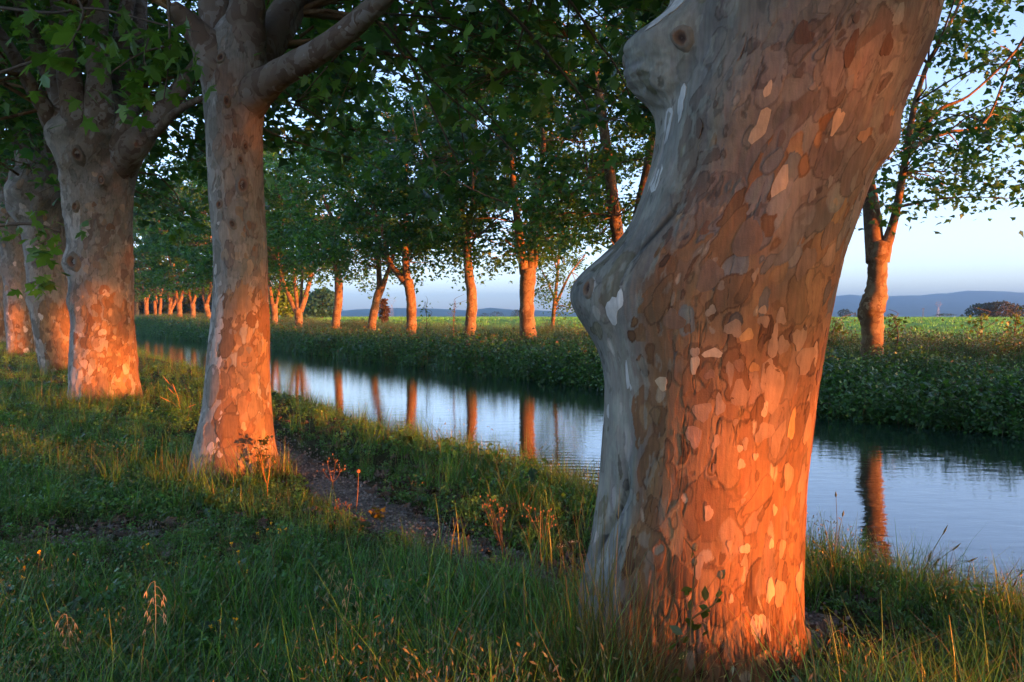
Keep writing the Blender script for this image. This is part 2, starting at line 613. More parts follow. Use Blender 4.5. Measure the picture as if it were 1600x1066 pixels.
def grow_crown(root, tips, clumps, nleaf, size, tpl, rng, pal, sig=(.62, .62, .42), sides=4, twr=.035):
    """Twigs from the limb nodes to every clump, and the leaves; both joined, since nobody could count them."""
    tw, fo = MB(), MB()
    tips = np.asarray(tips)
    for c in clumps:
        dd = np.linalg.norm((tips - c) * [1, 1, .8], axis=1) + (tips[:, 2] > c[2] + .8) * 2.0
        a = tips[np.argmin(dd)]
        L = np.linalg.norm(c - a)
        mid = (a + c) / 2 + rng.normal(size=3) * .1 * L + [0, 0, .12 * L]
        V, F = tube([a, mid, c + [0, 0, -.1]], [twr * (.5 + .12 * L), twr * .5, twr * .16], sides, 5)
        tw.add(V, F)
    sc = rng.uniform(.55, 1.5, len(clumps))
    ht = (clumps[:, 2] - clumps[:, 2].min()) / np.ptp(clumps[:, 2])
    wt = sc ** 2 * (.30 + .70 * sstep(.02, .30, ht))
    idx = rng.choice(len(clumps), nleaf, p=wt / wt.sum())
    nd = 9
    dirs = rng.normal(size=(len(clumps), nd, 3)) * [1, 1, .6] - [0, 0, .12]
    dirs /= np.linalg.norm(dirs, axis=2)[..., None]
    dirs *= (np.array(sig) * 1.75) * sc[:, None, None] * rng.uniform(.6, 1.25, (len(clumps), nd, 1))
    pick = rng.integers(0, nd, nleaf)
    tt = rng.random(nleaf) ** .7
    P = clumps[idx] + dirs[idx, pick] * tt[:, None] - np.array([0, 0, .25]) * (tt ** 2)[:, None] * sc[idx, None] + rng.normal(size=(nleaf, 3)) * (.05 + .11 * sc[idx, None])
    if sides > 4:
        for i in range(len(clumps)):
            for q in range(nd):
                e = clumps[i] + dirs[i, q] - [0, 0, .25 * sc[i]]
                V, F = tube([clumps[i] + [0, 0, -.1], clumps[i] + dirs[i, q] * .5 - [0, 0, .06], e], [.008, .006, .002], 3, 3)
                tw.add(V, F)
    leaf_cloud(fo, P, size, tpl, rng, pal)
    tag(tw.build('twigs', M['bark_far'], root), kind='stuff')
    tag(fo.build('foliage', M['leaf'], root, smooth=False), kind='stuff')

FAR_Z0 = 0.5

def far_tree(label, d, trunk, limbs, crown, seed, nleaf=14000, size=.17, tpl=MID, group='plane trees along the far bank', pal=PAL_PLANE, ncl=135, name='plane_tree', cat='tree', sides=14, sig=(.52, .52, .36)):
    """Tree whose limbs follow the given picture points at distance d; crown = (bottom z, top z, radius, shift x)."""
    rng = np.random.default_rng(seed)
    base = W(trunk[0][0], trunk[0][1], d)
    z0 = float(gz(base[0], base[1]))
    root = empty(name, (base[0], base[1], z0), label, cat, group)
    trunk = [(p[0], p[1], p[2] * .9) for p in trunk]
    P = [np.array([base[0], base[1], z0 - .3])] + [W(p[0], p[1], d) for p in trunk]
    R = [trunk[0][2] * 1.25 / 2 * d / FPX] + [p[2] / 2 * d / FPX for p in trunk]
    b = MB()
    V, F = tube(P, R, sides, 7 * len(P), .12, seed)
    b.add(V, F)
    b.build('trunk', M['bark_far'], root)
    tips = []
    for li, lim in enumerate(limbs):
        dy = rng.uniform(-1, 1) * .28
        pts, rr = [], []
        acc = 0
        for k, p in enumerate(lim):
            if k:
                acc += math.hypot(p[0] - lim[k - 1][0], p[1] - lim[k - 1][1]) / FPX * d
            pts.append(W(p[0], p[1], d + dy * acc))
            rr.append(p[2] / 2 * d / FPX)
        g = pts[-1] - pts[-2]
        g = g / np.linalg.norm(g)
        zt = crown[1]
        if pts[-1][2] < zt - 3 and rr[-1] > .03:
            for q in range(3):
                st = (zt - pts[-1][2]) * .38
                g = g * .75 + np.array([rng.normal() * .22, rng.normal() * .22, .45])
                g /= np.linalg.norm(g)
                pts.append(pts[-1] + g * st * .8)
                rr.append(max(rr[-1] * .68, .03))
        b = MB()
        V, F = tube(pts, rr, 10, 4 * len(pts), .08, seed + li)
        b.add(V, F)
        b.build('branch', M['bark_far'], root)
        tips += pts[1:]
    c = np.array([base[0] + crown[3], base[1], 0])
    cl = crown_clumps(c, crown[0], crown[1], crown[2], ncl, rng)
    grow_crown(root, tips, cl, int(nleaf * 1.5), size * 1.18, tpl, rng, pal, sig)
    return root

def dfar(px):
    return 1244 * 24.2 / px

FB = []
FB.append(far_tree('plane tree with a swollen sunlit knob on its trunk, before the open field', dfar(1370),
    [(1363, 566, 40.5), (1363, 535, 36.0), (1363, 512, 36.0), (1361, 496, 40.5), (1362, 482, 44.1), (1367, 465, 39.6), (1370, 446, 33.3), (1371, 420, 32.4), (1373, 398, 36.0), (1375, 380, 30.6)],
    [[(1369, 410, 30.6), (1367, 385, 29.7), (1364, 350, 27.0), (1360, 310, 24.3), (1354, 270, 19.8), (1350, 200, 15.3), (1346, 120, 11.7), (1352, 30, 8.1)],
     [(1378, 408, 23.4), (1384, 385, 19.8), (1392, 362, 15.3), (1401, 325, 12.6), (1411, 270, 10.8), (1420, 215, 9.9), (1430, 160, 8.1), (1450, 100, 7.2), (1478, 50, 5.4)],
     [(1417, 246, 9.0), (1440, 222, 7.2), (1480, 207, 6.3), (1540, 190, 3.6)],
     [(1419, 232, 9.0), (1436, 208, 7.2), (1470, 170, 5.4), (1520, 145, 3.6)]],
    (4.7, 14.5, 5.0, .2), 101, 10500, .15, MID, ncl=95))
FB.append(far_tree('forked plane tree half hidden behind the big mottled trunk, two limbs showing beside it', dfar(985),
    [(985, 552, 36), (985, 510, 32), (984, 470, 31), (982, 440, 33)],
    [[(978, 445, 24), (970, 400, 21), (961, 340, 19), (951, 260, 17), (942, 190, 14), (930, 90, 9)],
     [(988, 440, 24), (992, 380, 20), (1001, 320, 18), (1015, 250, 15), (1026, 180, 12), (1040, 90, 8)],
     [(950, 262, 7), (920, 280, 6), (880, 312, 5), (842, 330, 3)]],
    (4.6, 15, 5.2, 0), 102, 16000, .17))
FB.append(far_tree('plane tree with three upright limbs on a thick sunlit trunk, beside the slender young tree', dfar(825),
    [(827, 540, 29), (824, 505, 27), (823, 470, 25), (825, 435, 26), (825, 422, 27)],
    [[(820, 428, 17), (815, 395, 14), (809, 350, 12), (804, 310, 10), (798, 240, 7)],
     [(829, 428, 16), (831, 390, 14), (833, 345, 12), (838, 300, 10), (850, 220, 7)],
     [(836, 418, 8), (841, 380, 6), (845, 340, 5), (850, 290, 3)]],
    (4.4, 15, 5.2, -.2), 103, 16000, .17))
FB.append(far_tree('single stemmed plane tree whose orange trunk bulges at mid height, against pale sky', dfar(735),
    [(732, 531, 20), (735, 510, 19), (737, 485, 19), (737, 460, 18), (733, 430, 16), (730, 395, 15), (729, 365, 14), (727, 345, 15)],
    [[(726, 350, 9), (720, 320, 7), (712, 290, 5), (705, 250, 4)], [(730, 350, 10), (738, 325, 8), (742, 290, 6), (745, 230, 4)],
     [(734, 385, 4), (745, 370, 3), (765, 350, 2.5)]],
    (4.2, 15, 5.2, 0), 104, 14000, .18))
FB.append(far_tree('plane tree with one arm reaching sideways over the bank, second from the single stemmed tree', dfar(640),
    [(642, 527, 19), (643, 500, 18), (643, 475, 17), (640, 455, 16), (637, 438, 18)],
    [[(632, 440, 12), (622, 428, 10), (610, 412, 8), (602, 385, 6), (597, 350, 4)],
     [(636, 442, 13), (634, 410, 11), (633, 370, 10), (634, 320, 8), (636, 250, 5)]],
    (4.3, 15, 5.3, 0), 105, 12000, .19))
FB.append(far_tree('slanting plane tree that splits into a high fork beside the tree with the sideways arm', dfar(585),
    [(580, 519, 16), (583, 495, 15), (589, 468, 14), (595, 448, 15)],
    [[(593, 450, 10), (592, 420, 8), (590, 390, 7), (586, 340, 5)], [(597, 450, 9), (604, 430, 7), (611, 410, 6), (622, 370, 4)]],
    (4.3, 15, 5.2, 0), 106, 11000, .19))
FB.append(far_tree('plane tree with low leafy boughs hiding its fork, nearest the teal trees beyond', dfar(525),
    [(523, 518, 15), (526, 495, 15), (529, 465, 14), (529, 440, 14), (526, 415, 12)],
    [[(527, 420, 10), (522, 385, 8), (518, 340, 6)], [(528, 425, 8), (537, 400, 6), (545, 360, 4)], [(525, 415, 6), (510, 400, 5), (496, 388, 3)]],
    (4.0, 15, 5.2, 0), 107, 10000, .2, MID))
FB.append(far_tree('plane tree whose trunk opens low into a wide V of four limbs', dfar(465),
    [(467, 517, 14), (467, 500, 13), (466, 483, 14)],
    [[(462, 488, 8), (453, 466, 7), (444, 445, 6), (436, 415, 4)], [(466, 486, 7), (462, 455, 6), (460, 420, 4)],
     [(468, 486, 6), (471, 455, 5), (472, 420, 4)], [(470, 487, 9), (478, 462, 8), (485, 435, 7), (492, 400, 5)]],
    (4.6, 15, 5.2, 0), 108, 9000, .21, MID))
FB.append(far_tree('plane tree just showing behind the grey trunk edge, lit orange under a tight fork', dfar(428),
    [(429, 516, 11), (429, 495, 11), (428, 476, 12)],
    [[(426, 480, 7), (422, 450, 5), (418, 410, 4)], [(431, 478, 5), (436, 455, 4), (440, 420, 3)]],
    (4.6, 15, 5.2, 0), 109, 8000, .22, MID))
ROW = [(392, 'far plane tree hidden behind the straight trunk on the canal path'), (360, 'far plane tree behind the straight trunk, before the orange row'),
       (328, 'leaning far plane tree nearest the straight trunk in the glowing orange row'), (302, 'second glowing far trunk from the straight trunk'),
       (281, 'third glowing far trunk from the straight trunk, bulging at its foot'), (264, 'far glowing trunk in the row with a stub arm on one side'),
       (246, 'slim double stemmed trunk in the far glowing row'), (229, 'far trunk lit only at its foot and head, second from the thick burred trunk'),
       (214, 'far orange trunk nearest the thick burred trunk')]
for k, (px, lb) in enumerate(ROW):
    d = dfar(px)
    by = 499.5 + (px - 214) * .035
    rr = random.Random(k)
    ln = {328: -6, 264: 3}.get(px, rr.uniform(-2, 2))
    w = [10, 9, 10, 9, 9.5, 9, 6.5, 8, 7][k]
    tr = [(px, by + 3, w), (px + ln * .3, by - 8, w), (px + ln * .7, by - 18, w * .9), (px + ln, by - 28, w)]
    lm = [[(px + ln, by - 26, w * .6), (px + ln - 4, by - 40, w * .5), (px + ln - 6, by - 60, w * .4)],
          [(px + ln, by - 26, w * .6), (px + ln + 5, by - 42, w * .5), (px + ln + 8, by - 62, w * .4)]]
    if px == 264:
        lm.append([(px + 3, by - 16, 5), (px + 10, by - 30, 4.5), (px + 12, by - 45, 3)])
    if px == 246:
        tr = [(px - 2, by + 3, w), (px - 3, by - 12, w), (px - 4, by - 30, w)]
        lm.append([(px + 3, by + 2, 5), (px + 4, by - 14, 5), (px + 4, by - 40, 4)])
    FB.append(far_tree(lb, d, tr, lm, (4.9, 20, 6.0, 0), 120 + k, 6500, .32, DIAM, ncl=100))

# young tree, saplings and woodland past the row
far_tree('slender young tree with airy tiered foliage standing between the row and the field', 44,
    [(864, 508, 7), (866, 480, 6.5), (869, 450, 6), (871, 425, 5)],
    [[(869, 452, 4.5), (873, 400, 4), (875, 360, 3), (874, 320, 2)], [(867, 480, 4.5), (880, 450, 4), (893, 425, 3), (915, 398, 1.5)],
     [(867, 470, 3), (858, 445, 2.5), (848, 425, 1.5)], [(870, 420, 3), (860, 390, 2.2), (852, 375, 1.5)], [(866, 487, 2.5), (876, 478, 2), (890, 482, 1.5)]],
    (1.9, 8.0, 1.8, .35), 140, 4200, .11, MID, group=None, ncl=46, name='young_tree', sides=8, sig=(.34, .34, .12))

def backdrop_tree(label, px, d, ytop, ybase, wpx, seed, n, pal, shape='round', group='trees far across the field', warm=False):
    rng = np.random.default_rng(seed)
    base = W(px, ybase, d)
    base[2] = float(gz(base[0], base[1])) - .1
    top = W(px, ytop, d)[2]
    R = wpx / 2 / FPX * d
    H = top - base[2]
    root = empty('tree', base, label, 'tree', group)
    b = MB()
    V, F = tube([base, base + [0, 0, H * .45], base + [R * .1, 0, H * .8]], [H * .035, H * .028, H * .01], 7)
    b.add(V, F)
    b.build('trunk', M['bark_far'], root)
    t = rng.random(n)
    if shape == 'cone':
        zz = .08 + .92 * t
        rad = R * (1 - t) ** .8
    elif shape == 'flat':
        zz = .55 + .42 * t
        rad = R * np.sqrt(np.maximum(0, 1 - ((t - .3) / .75) ** 2))
    else:
        zz = .14 + .84 * t
        rad = R * np.sqrt(np.maximum(0, 1 - ((t - .42) / .6) ** 2))
    a = rng.random(n) * 2 * np.pi
    q = rng.random(n) ** .4
    lump = .75 + .55 * vnoise(np.cos(a) * 2 + seed, np.sin(a) * 2 + 7, t * 4, seed)
    P = base + np.stack([np.cos(a) * rad * q * lump, np.sin(a) * rad * q * lump, zz * H], -1)
    fo = MB()
    leaf_cloud(fo, P, H * (.11 if shape != 'cone' else .08), DIAM, rng, pal)
    tag(fo.build('foliage', M['leaf'], root, smooth=False), kind='stuff')
    return root

PD = [(.022, .045, .02), (.03, .05, .025), (.018, .035, .018)]
PB = [(.06, .05, .025), (.045, .045, .022), (.03, .04, .02)]
PT = [(.05, .15, .10), (.07, .18, .11), (.04, .12, .09)]
BT = [('broad dark tree alone at the far edge of the field behind the knobbed trunk', 1320, 400, 483, 500, 22, 900, PD, 'round'),
      ('narrow dark cypress beside the broad dark tree beyond the field', 1336, 400, 488, 500, 7, 400, PD, 'cone'),
      ('low round tree beyond the field just past the knobbed trunk', 1392, 430, 490, 500, 12, 500, PD, 'round'),
      ('tiny round tree next to the low round tree beyond the field', 1401, 430, 494, 500, 8, 300, PD, 'round'),
      ('small pointed bush tree standing in the open field', 1414, 190, 498, 507, 7, 400, PD, 'cone'),
      ('small rounded bush beside the pointed one in the open field', 1421, 230, 502, 507, 6, 300, PD, 'round'),
      ('round green bush alone in the field, below the distant pole', 1436, 130, 498, 511, 14, 700, [(.03, .075, .03), (.025, .06, .03)], 'round'),
      ('wide flat topped pine in front of the lattice pylon', 1477, 300, 490, 503, 32, 900, PD, 'flat'),
      ('low bushy tree under the flat topped pine', 1482, 170, 500, 510, 22, 700, PD, 'round'),
      ('dark cone shaped cypress between the pines in the field', 1503, 180, 491, 510, 15, 900, [(.015, .04, .03), (.02, .045, .035)], 'cone'),
      ('small dark tree at the foot of the brown tinged pines', 1519, 220, 496, 508, 10, 400, PD, 'round'),
      ('big dark green pine at the near end of the brown tinged clump', 1534, 190, 474, 509, 46, 1500, PD, 'round'),
      ('tall brown tinged pine in the middle of the clump across the field', 1562, 185, 471, 509, 56, 1700, PB, 'round'),
      ('dark bushy pine at the far end of the brown tinged clump', 1594, 200, 477, 508, 48, 1300, [(.04, .045, .025), (.025, .04, .02)], 'round'),
      ('teal tinged willow beyond the far bank, behind the low leafy boughs', 504, 130, 452, 499, 56, 2200, PT, 'round'),
      ('smaller teal tree behind the wide V of limbs', 478, 150, 458, 499, 40, 1500, PT, 'round'),
      ('yellow green tree behind the wide V of limbs', 447, 118, 440, 502, 52, 1900, [(.20, .30, .03), (.14, .24, .03)], 'round'),
      ('small rust coloured tree seen beside the slanting forked tree', 600, 90, 466, 500, 14, 500, [(.13, .07, .035), (.10, .07, .03)], 'round'),
      ('bushy tree in the distant line beyond the field, near the thick upright limbed trunk', 808, 520, 484, 497, 20, 500, PD, 'round'),
      ('low tree in the distant line beyond the field, between the two orange trunks', 776, 520, 487, 497, 26, 500, PD, 'round'),
      ('smallest tree of the distant line, next to the single stemmed trunk', 757, 520, 489, 497, 14, 400, PD, 'round')]
for k, (lb, px, d, yt, yb, w, n, pal, sh) in enumerate(BT):
    backdrop_tree(lb, px, d, yt, yb, w, 300 + k, n, pal, sh)
# woodland behind the far end of the row
for k in range(9):
    px = 196 + k * 27
    backdrop_tree('dark woodland tree behind the glowing far trunks', px, 175 + (k % 3) * 14, 425 + (k * 37) % 30, 500, 62, 340 + k, 1700, PD, 'round', 'woodland behind the far end of the row')

def sapling(label, px, d, ytop, ybase, seed, pal=PAL_PLANE, spread=.35, n=60, size=.13):
    rng = np.random.default_rng(seed)
    b0 = W(px, ybase, d)
    b0[2] = float(gz(b0[0], b0[1]))
    H = W(px, ytop, d)[2] - b0[2]
    root = empty('sapling', b0, label, 'sapling')
    b = MB()
    tp = b0 + [rng.normal() * .1, 0, H]
    V, F = tube([b0, (b0 + tp) / 2 + [rng.normal() * .08, 0, 0], tp], [.03, .022, .008], 6)
    b.add(V, F)
    for q in range(5):
        f = .4 + .12 * q
        p = b0 * (1 - f) + tp * f
        V, F = tube([p, p + [rng.normal() * spread * .5, rng.normal() * spread * .5, .15 * H], p + [rng.normal() * spread, rng.normal() * spread, .25 * H]], [.012, .009, .004], 4)
        b.add(V, F)
    b.build('stem', M['twig'], root)
    fo = MB()
    t = .35 + .65 * rng.random(n) ** .8
    P = b0 + (tp - b0) * t[:, None] + rng.normal(size=(n, 3)) * [spread * .6, spread * .6, .06 * H]
    leaf_cloud(fo, P, size, MID, rng, pal)
    tag(fo.build('foliage', M['leaf'], root, smooth=False), kind='stuff')

sapling('thin sapling poking above the undergrowth between two orange trunks', 668, 40, 472, 515, 401)
sapling('thinly leaved sapling beside the bulging orange trunk', 711, 38, 470, 515, 402, n=30)
sapling('yellow green sapling above the tall grass, in front of the cone shaped cypress', 1529, 24, 490, 540, 403, [(.10, .14, .02), (.08, .13, .02)], .3, 70)
sapling('yellow green sapling growing against the sunlit field by the brown tinged pines', 1586, 24, 492, 540, 404, [(.12, .13, .02), (.09, .13, .02)], .3, 70)
sapling('bushy young growth beside the foot of the knobbed trunk', 1393, 23.5, 492, 545, 405, [(.05, .11, .02), (.07, .12, .02)], .28, 90)
sapling('leafy young growth against the bright field next to the big mottled trunk', 1300, 26, 497, 545, 406, [(.08, .12, .02), (.05, .10, .02)], .4, 90)

# ------------------------------------------------------------------ pylons and a pole, far off
def lattice_pylon(label, px, d, ytop, ybase):
    b0 = W(px, ybase, d)
    b0[2] = float(gz(b0[0], b0[1])) - .2
    H = W(px, ytop, d)[2] - b0[2]
    root = empty('lattice_pylon', b0, label, 'pylon', 'electricity pylons beyond the field')
    w = H * .10
    b = MB()
    def bar(p, q, r=.14):
        V, F = tube([b0 + np.array(p) * H, b0 + np.array(q) * H], [r, r], 4, 2)
        b.add(V, F)
    lv = [(0, .10), (.25, .07), (.5, .04), (.68, .022)]
    for sx, sy in ((1, 1), (1, -1), (-1, 1), (-1, -1)):
        for (z, a), (z2, a2) in zip(lv[:-1], lv[1:]):
            bar((sx * a, sy * a, z), (sx * a2, sy * a2, z2))
    for (z, a), (z2, a2) in zip(lv[:-1], lv[1:]):
        for s in (1, -1):
            bar((-a, s * a, z), (a2, s * a2, z2), .09)
            bar((a, s * a, z), (-a2, s * a2, z2), .09)
    b.build('tower', M['steel'], root)
    b = MB()
    for s in (1, -1):
        bar((s * .02, 0, .66), (s * .17, 0, .84))
        bar((s * .17, 0, .84), (s * .12, 0, 1.0))
        bar((s * .02, 0, .72), (s * .12, 0, .84), .1)
    bar((-.24, 0, .86), (.24, 0, .86), .16)
    bar((-.12, 0, 1.0), (.12, 0, 1.0), .12)
    b.build('crossarm', M['steel'], root)

lattice_pylon('lattice electricity pylon above the flat topped pine, against the blue hills', 1466, 900, 472, 499)
lattice_pylon('lattice electricity pylon rising over the low ridge beside the slanting forked tree', 612, 1200, 466, 498)
pb = W(1442, 500, 330)
pb[2] = float(gz(pb[0], pb[1]))
root = empty('utility_pole', pb, 'thin utility pole standing in the field before the blue hills', 'utility pole')
b = MB(); V, F = tube([pb, pb + [0, 0, 4.2]], [.13, .1], 6); b.add(V, F); b.build('pole', M['twig'], root)
b = MB(); V, F = tube([pb + [-.7, 0, 3.8], pb + [.7, 0, 3.8]], [.08, .08], 4); b.add(V, F); b.build('crossarm', M['twig'], root)

# ------------------------------------------------------------------ near trunks with flaking bark
class Trunk:
    """Trunk whose outline follows a table (picture y, left x, right x) at distance d, with burls."""
    def __init__(s, d, tab, bumps=(), zbase=0.0, flare=.12, seed=0, lobes=.025):
        t = np.array(tab, float)
        z = np.array([W(800, y, d)[2] for y in t[:, 0]])
        k = np.argsort(z)
        zz = np.linspace(z.min(), z.max(), 240)
        L = np.interp(zz, z[k], t[k, 1])
        R = np.interp(zz, z[k], t[k, 2])
        ker = np.hanning(15)
        ker /= ker.sum()
        sm = lambda a: np.convolve(np.pad(a, 7, mode='edge'), ker, 'valid')
        L, R = sm(L), sm(R)
        s.d, s.z, s.seed, s.lobes, s.flare, s.zb = d, zz, seed, lobes, flare, zbase
        s.cx = ((L + R) / 2 - 800) / FPX * d
        s.r = (R - L) / 2 / FPX * d
        s.view = math.atan2(s.cx[len(zz) // 2], d)          # azimuth of the tree seen from the camera
        s.bumps = []
        for b in bumps:
            th, py, amp, st, sz = b[:5]
            s.bumps.append((math.radians(th), W(800, py, d)[2], amp, math.radians(st), sz, b[5] if len(b) > 5 else 2))
        s.z0, s.z1 = zz[0], zz[-1]
    def rad(s, th, z):
        r = np.interp(z, s.z, s.r)
        o = r * (1 + s.lobes * 2 * (vnoise(np.cos(th) * 1.5 + 9, np.sin(th) * 1.5 + 9, z * 1.1, s.seed) - .5)
                 + s.lobes * .8 * (vnoise(np.cos(th) * 5 + 9, np.sin(th) * 5 + 9, z * 3.0, s.seed + 3) - .5))
        for t0, zc, amp, st, sz, pw in s.bumps:
            dt = (th - t0 + np.pi) % (2 * np.pi) - np.pi
            o = o + amp * np.exp(-.5 * np.abs(dt / st) ** pw - .5 * np.abs((z - zc) / sz) ** pw)
        o = o + s.flare * np.exp(-np.maximum(z - s.zb, -.1) / .22) * (.35 + .65 * np.maximum(0, np.cos(5 * th + s.seed)))
        return o
    def surf(s, th, z, off=0.0):
        th, z = np.broadcast_arrays(np.asarray(th, float), np.asarray(z, float))
        r = s.rad(th, z) + off
        cx = np.interp(z, s.z, s.cx)
        a = th - s.view * 0 
        c, sn = math.cos(s.view), math.sin(s.view)
        lx, ly = np.sin(a) * r, -np.cos(a) * r
        return np.stack([cx + lx * c + ly * sn, s.d - lx * sn + ly * c, z], -1)
    def at(s, px, py):
        z = W(800, py, s.d)[2]
        cx, r = np.interp(z, s.z, s.cx), np.interp(z, s.z, s.r)
        q = ((px - 800) / FPX * s.d - cx) / r
        return math.asin(max(-.985, min(.985, q))), z

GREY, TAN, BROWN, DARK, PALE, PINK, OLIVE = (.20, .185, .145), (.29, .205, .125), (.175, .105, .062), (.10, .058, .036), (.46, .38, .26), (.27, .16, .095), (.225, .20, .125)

def paint(T, th, z, n, rmin, rmax, pal, seed, hstep=.004, base=GREY, tall=1.6):
    """Overlapping flakes of bark: every vertex takes the colour and the height of the last flake laid over it."""
    rng = np.random.default_rng(seed)
    nz, nt = len(z), len(th)
    R = float(T.r.mean())
    S, Z = np.meshgrid(th * R, z)
    w1 = vnoise(S * 9, Z * 7, 0, seed) - .5
    w2 = vnoise(S * 9, Z * 7, 5, seed + 1) - .5
    w3 = vnoise(S * 34, Z * 26, 9, seed + 2) - .5
    SW, ZW = S + w1 * .07 + w3 * .022, Z + w2 * .10 + w3 * .028
    col = np.empty((nz, nt, 3))
    col[:] = base(*np.meshgrid(th, z)) if callable(base) else base
    col *= (1 + .25 * (fbm(S * 3, Z * 1.6, 0, seed + 5, 4)[..., None] - .5) * 2)
    h = np.zeros((nz, nt))
    sv = th * R
    for i in range(n):
        a = rmin * (rmax / rmin) ** (rng.random() ** 1.7)
        bb = a * rng.uniform(1.0, tall * 1.5)
        t0 = rng.uniform(-np.pi, np.pi) * R
        zc = rng.uniform(z[0], z[-1])
        j0, j1 = np.searchsorted(sv, [t0 - a - .08, t0 + a + .08])
        i0, i1 = np.searchsorted(z, [zc - bb - .1, zc + bb + .1])
        if j1 - j0 < 2 or i1 - i0 < 2:
            continue
        q = ((SW[i0:i1, j0:j1] - t0) / a) ** 2 + ((ZW[i0:i1, j0:j1] - zc) / bb) ** 2
        m = q < 1
        P = pal(t0 / R, zc, a, rng)
        if P is None:
            continue
        c = np.array(P) * rng.uniform(.85, 1.15)
        lvl = rng.uniform(-1, 1) * hstep
        col[i0:i1, j0:j1][m] = c
        hh = lvl + .5 * hstep * (q - .5)
        h[i0:i1, j0:j1][m] = hh[m]
        rim = m & (q > 1 - .012 / a)
        col[i0:i1, j0:j1][rim] *= .66 if lvl > 0 else .86
    return col, h

def build_trunk(T, root, nt, nz, nflk, rmin, rmax, pal, seed, hstep, front=.5, base=GREY, tall=1.6, post=None):
    t = np.linspace(-1, 1, nt + 1)
    th = np.pi * ((1 - front) * t + front * t ** 3)
    z = np.linspace(T.z0, T.z1, nz)
    col, h = paint(T, th, z, nflk, rmin, rmax, pal, seed, hstep, base, tall)
    TH, Z = np.meshgrid(th, z)
    if post is not None:
        col, h = post(TH, Z, col, h)
    P = T.surf(TH, Z, h)
    i = np.arange(nz - 1)[:, None] * (nt + 1)
    j = np.arange(nt)[None]
    F = np.stack([i + j, i + j + 1, i + nt + 2 + j, i + nt + 1 + j], -1).reshape(-1, 4)
    b = MB()
    b.add(P.reshape(-1, 3), F, col.reshape(-1, 3))
    # closing cap at the head
    top = P[-1]
    cen = top.mean(0) + [0, 0, T.r[-1] * .35]
    k = np.arange(nt)
    b.add(np.vstack([top, cen]), np.stack([k, k + 1, np.full(nt, nt + 1)], -1), col[-1].mean(0))
    return b.build('trunk', M['bark'], root)

def flake(T, root, th, z, a, bb, col, rng, lift=.004, n=13, name='bark_flake'):
    """One loose plate of bark lying on the trunk, with a rim."""
    ang = np.linspace(0, 2 * np.pi, n, endpoint=False)
    k = 1 + .30 * np.sin(2 * ang + rng.uniform(0, 6)) * rng.uniform(.2, 1) + .18 * np.sin(3 * ang + rng.uniform(0, 6)) + rng.normal(size=n) * .07
    r0 = float(T.rad(np.array(th), np.array(z)))
    du, dz = np.cos(ang) * a * k, np.sin(ang) * bb * k
    tt, zz = th + du / r0, z + dz
    tilt = lift * (1 + .35 * np.sin(ang - rng.uniform(0, 6)))
    top = T.surf(tt, zz, tilt)
    mid = T.surf(th + .5 * du / r0, z + .5 * dz, lift * 1.15)
    low = T.surf(tt, zz, -.006)
    cen = T.surf(np.array([th]), np.array([z]), lift * 1.2)
    i = np.arange(n)
    j = (i + 1) % n
    F4 = np.r_[np.stack([i + n, j + n, j, i], -1), np.stack([i, j, j + 2 * n, i + 2 * n], -1)]
    F3 = np.stack([i + 2 * n, j + 2 * n, np.full(n, 3 * n)], -1)
    b = MB()
    c = np.array(col) * rng.uniform(.9, 1.1)
    b.add(np.vstack([low, top, mid, cen]), [np.stack([i, j, j + n, i + n], -1), np.stack([i + n, j + n, j + 2 * n, i + 2 * n], -1), F3], np.vstack([np.repeat(c[None] * .75, n, 0), np.repeat(c[None], 2 * n + 1, 0)]))
    return b.build(name, M['flake'], root, smooth=False)

BASEK = (.165, .14, .105)
def knot(T, root, th, z, r, rng, name='knot', depth=None):
    """Grown-over branch scar: a swollen ring round a hollow."""
    m, n = 7, 16
    depth = depth or r * .38
    r0 = float(T.rad(np.array(th), np.array(z)))
    ang = np.linspace(0, 2 * np.pi, n, endpoint=False)
    wob = 1 + .15 * np.sin(2 * ang + rng.uniform(0, 6)) + rng.normal(size=n) * .05
    prof = [(1.9, -.012), (1.4, depth * .55), (1.1, depth), (.85, depth * .8), (.6, .002), (.35, .0015), (.05, .001)]
    V = []
    C = []
    for q, (f, o) in enumerate(prof):
        V.append(T.surf(th + np.cos(ang) * r * .85 * f * wob / r0, z + np.sin(ang) * r * f * 1.15 * wob, o))
        C.append(np.repeat([[BASEK, BASEK, BASEK, BROWN, DARK, (.05, .03, .02), (.04, .025, .02)][q]], n, 0))
    i = np.arange(m - 1)[:, None] * n
    j = np.arange(n)[None]
    k = (j + 1) % n
    F = np.stack([i + j, i + k, i + n + k, i + n + j], -1).reshape(-1, 4)
    b = MB()
    b.add(np.concatenate(V), F, np.concatenate(C))
    return b.build(name, M['flake'], root)

def limb(root, pts, seed, sides=14, wob=.10, mat=None, name='branch'):
    """pts: (px, py, d, width px)"""
    P = [W(p[0], p[1], p[2]) for p in pts]
    R = [p[3] / 2 * p[2] / FPX for p in pts]
    V, F = tube(P, R, sides, 6 * len(pts), wob, seed)
    b = MB()
    b.add(V, F)
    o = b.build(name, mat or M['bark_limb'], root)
    return o, P

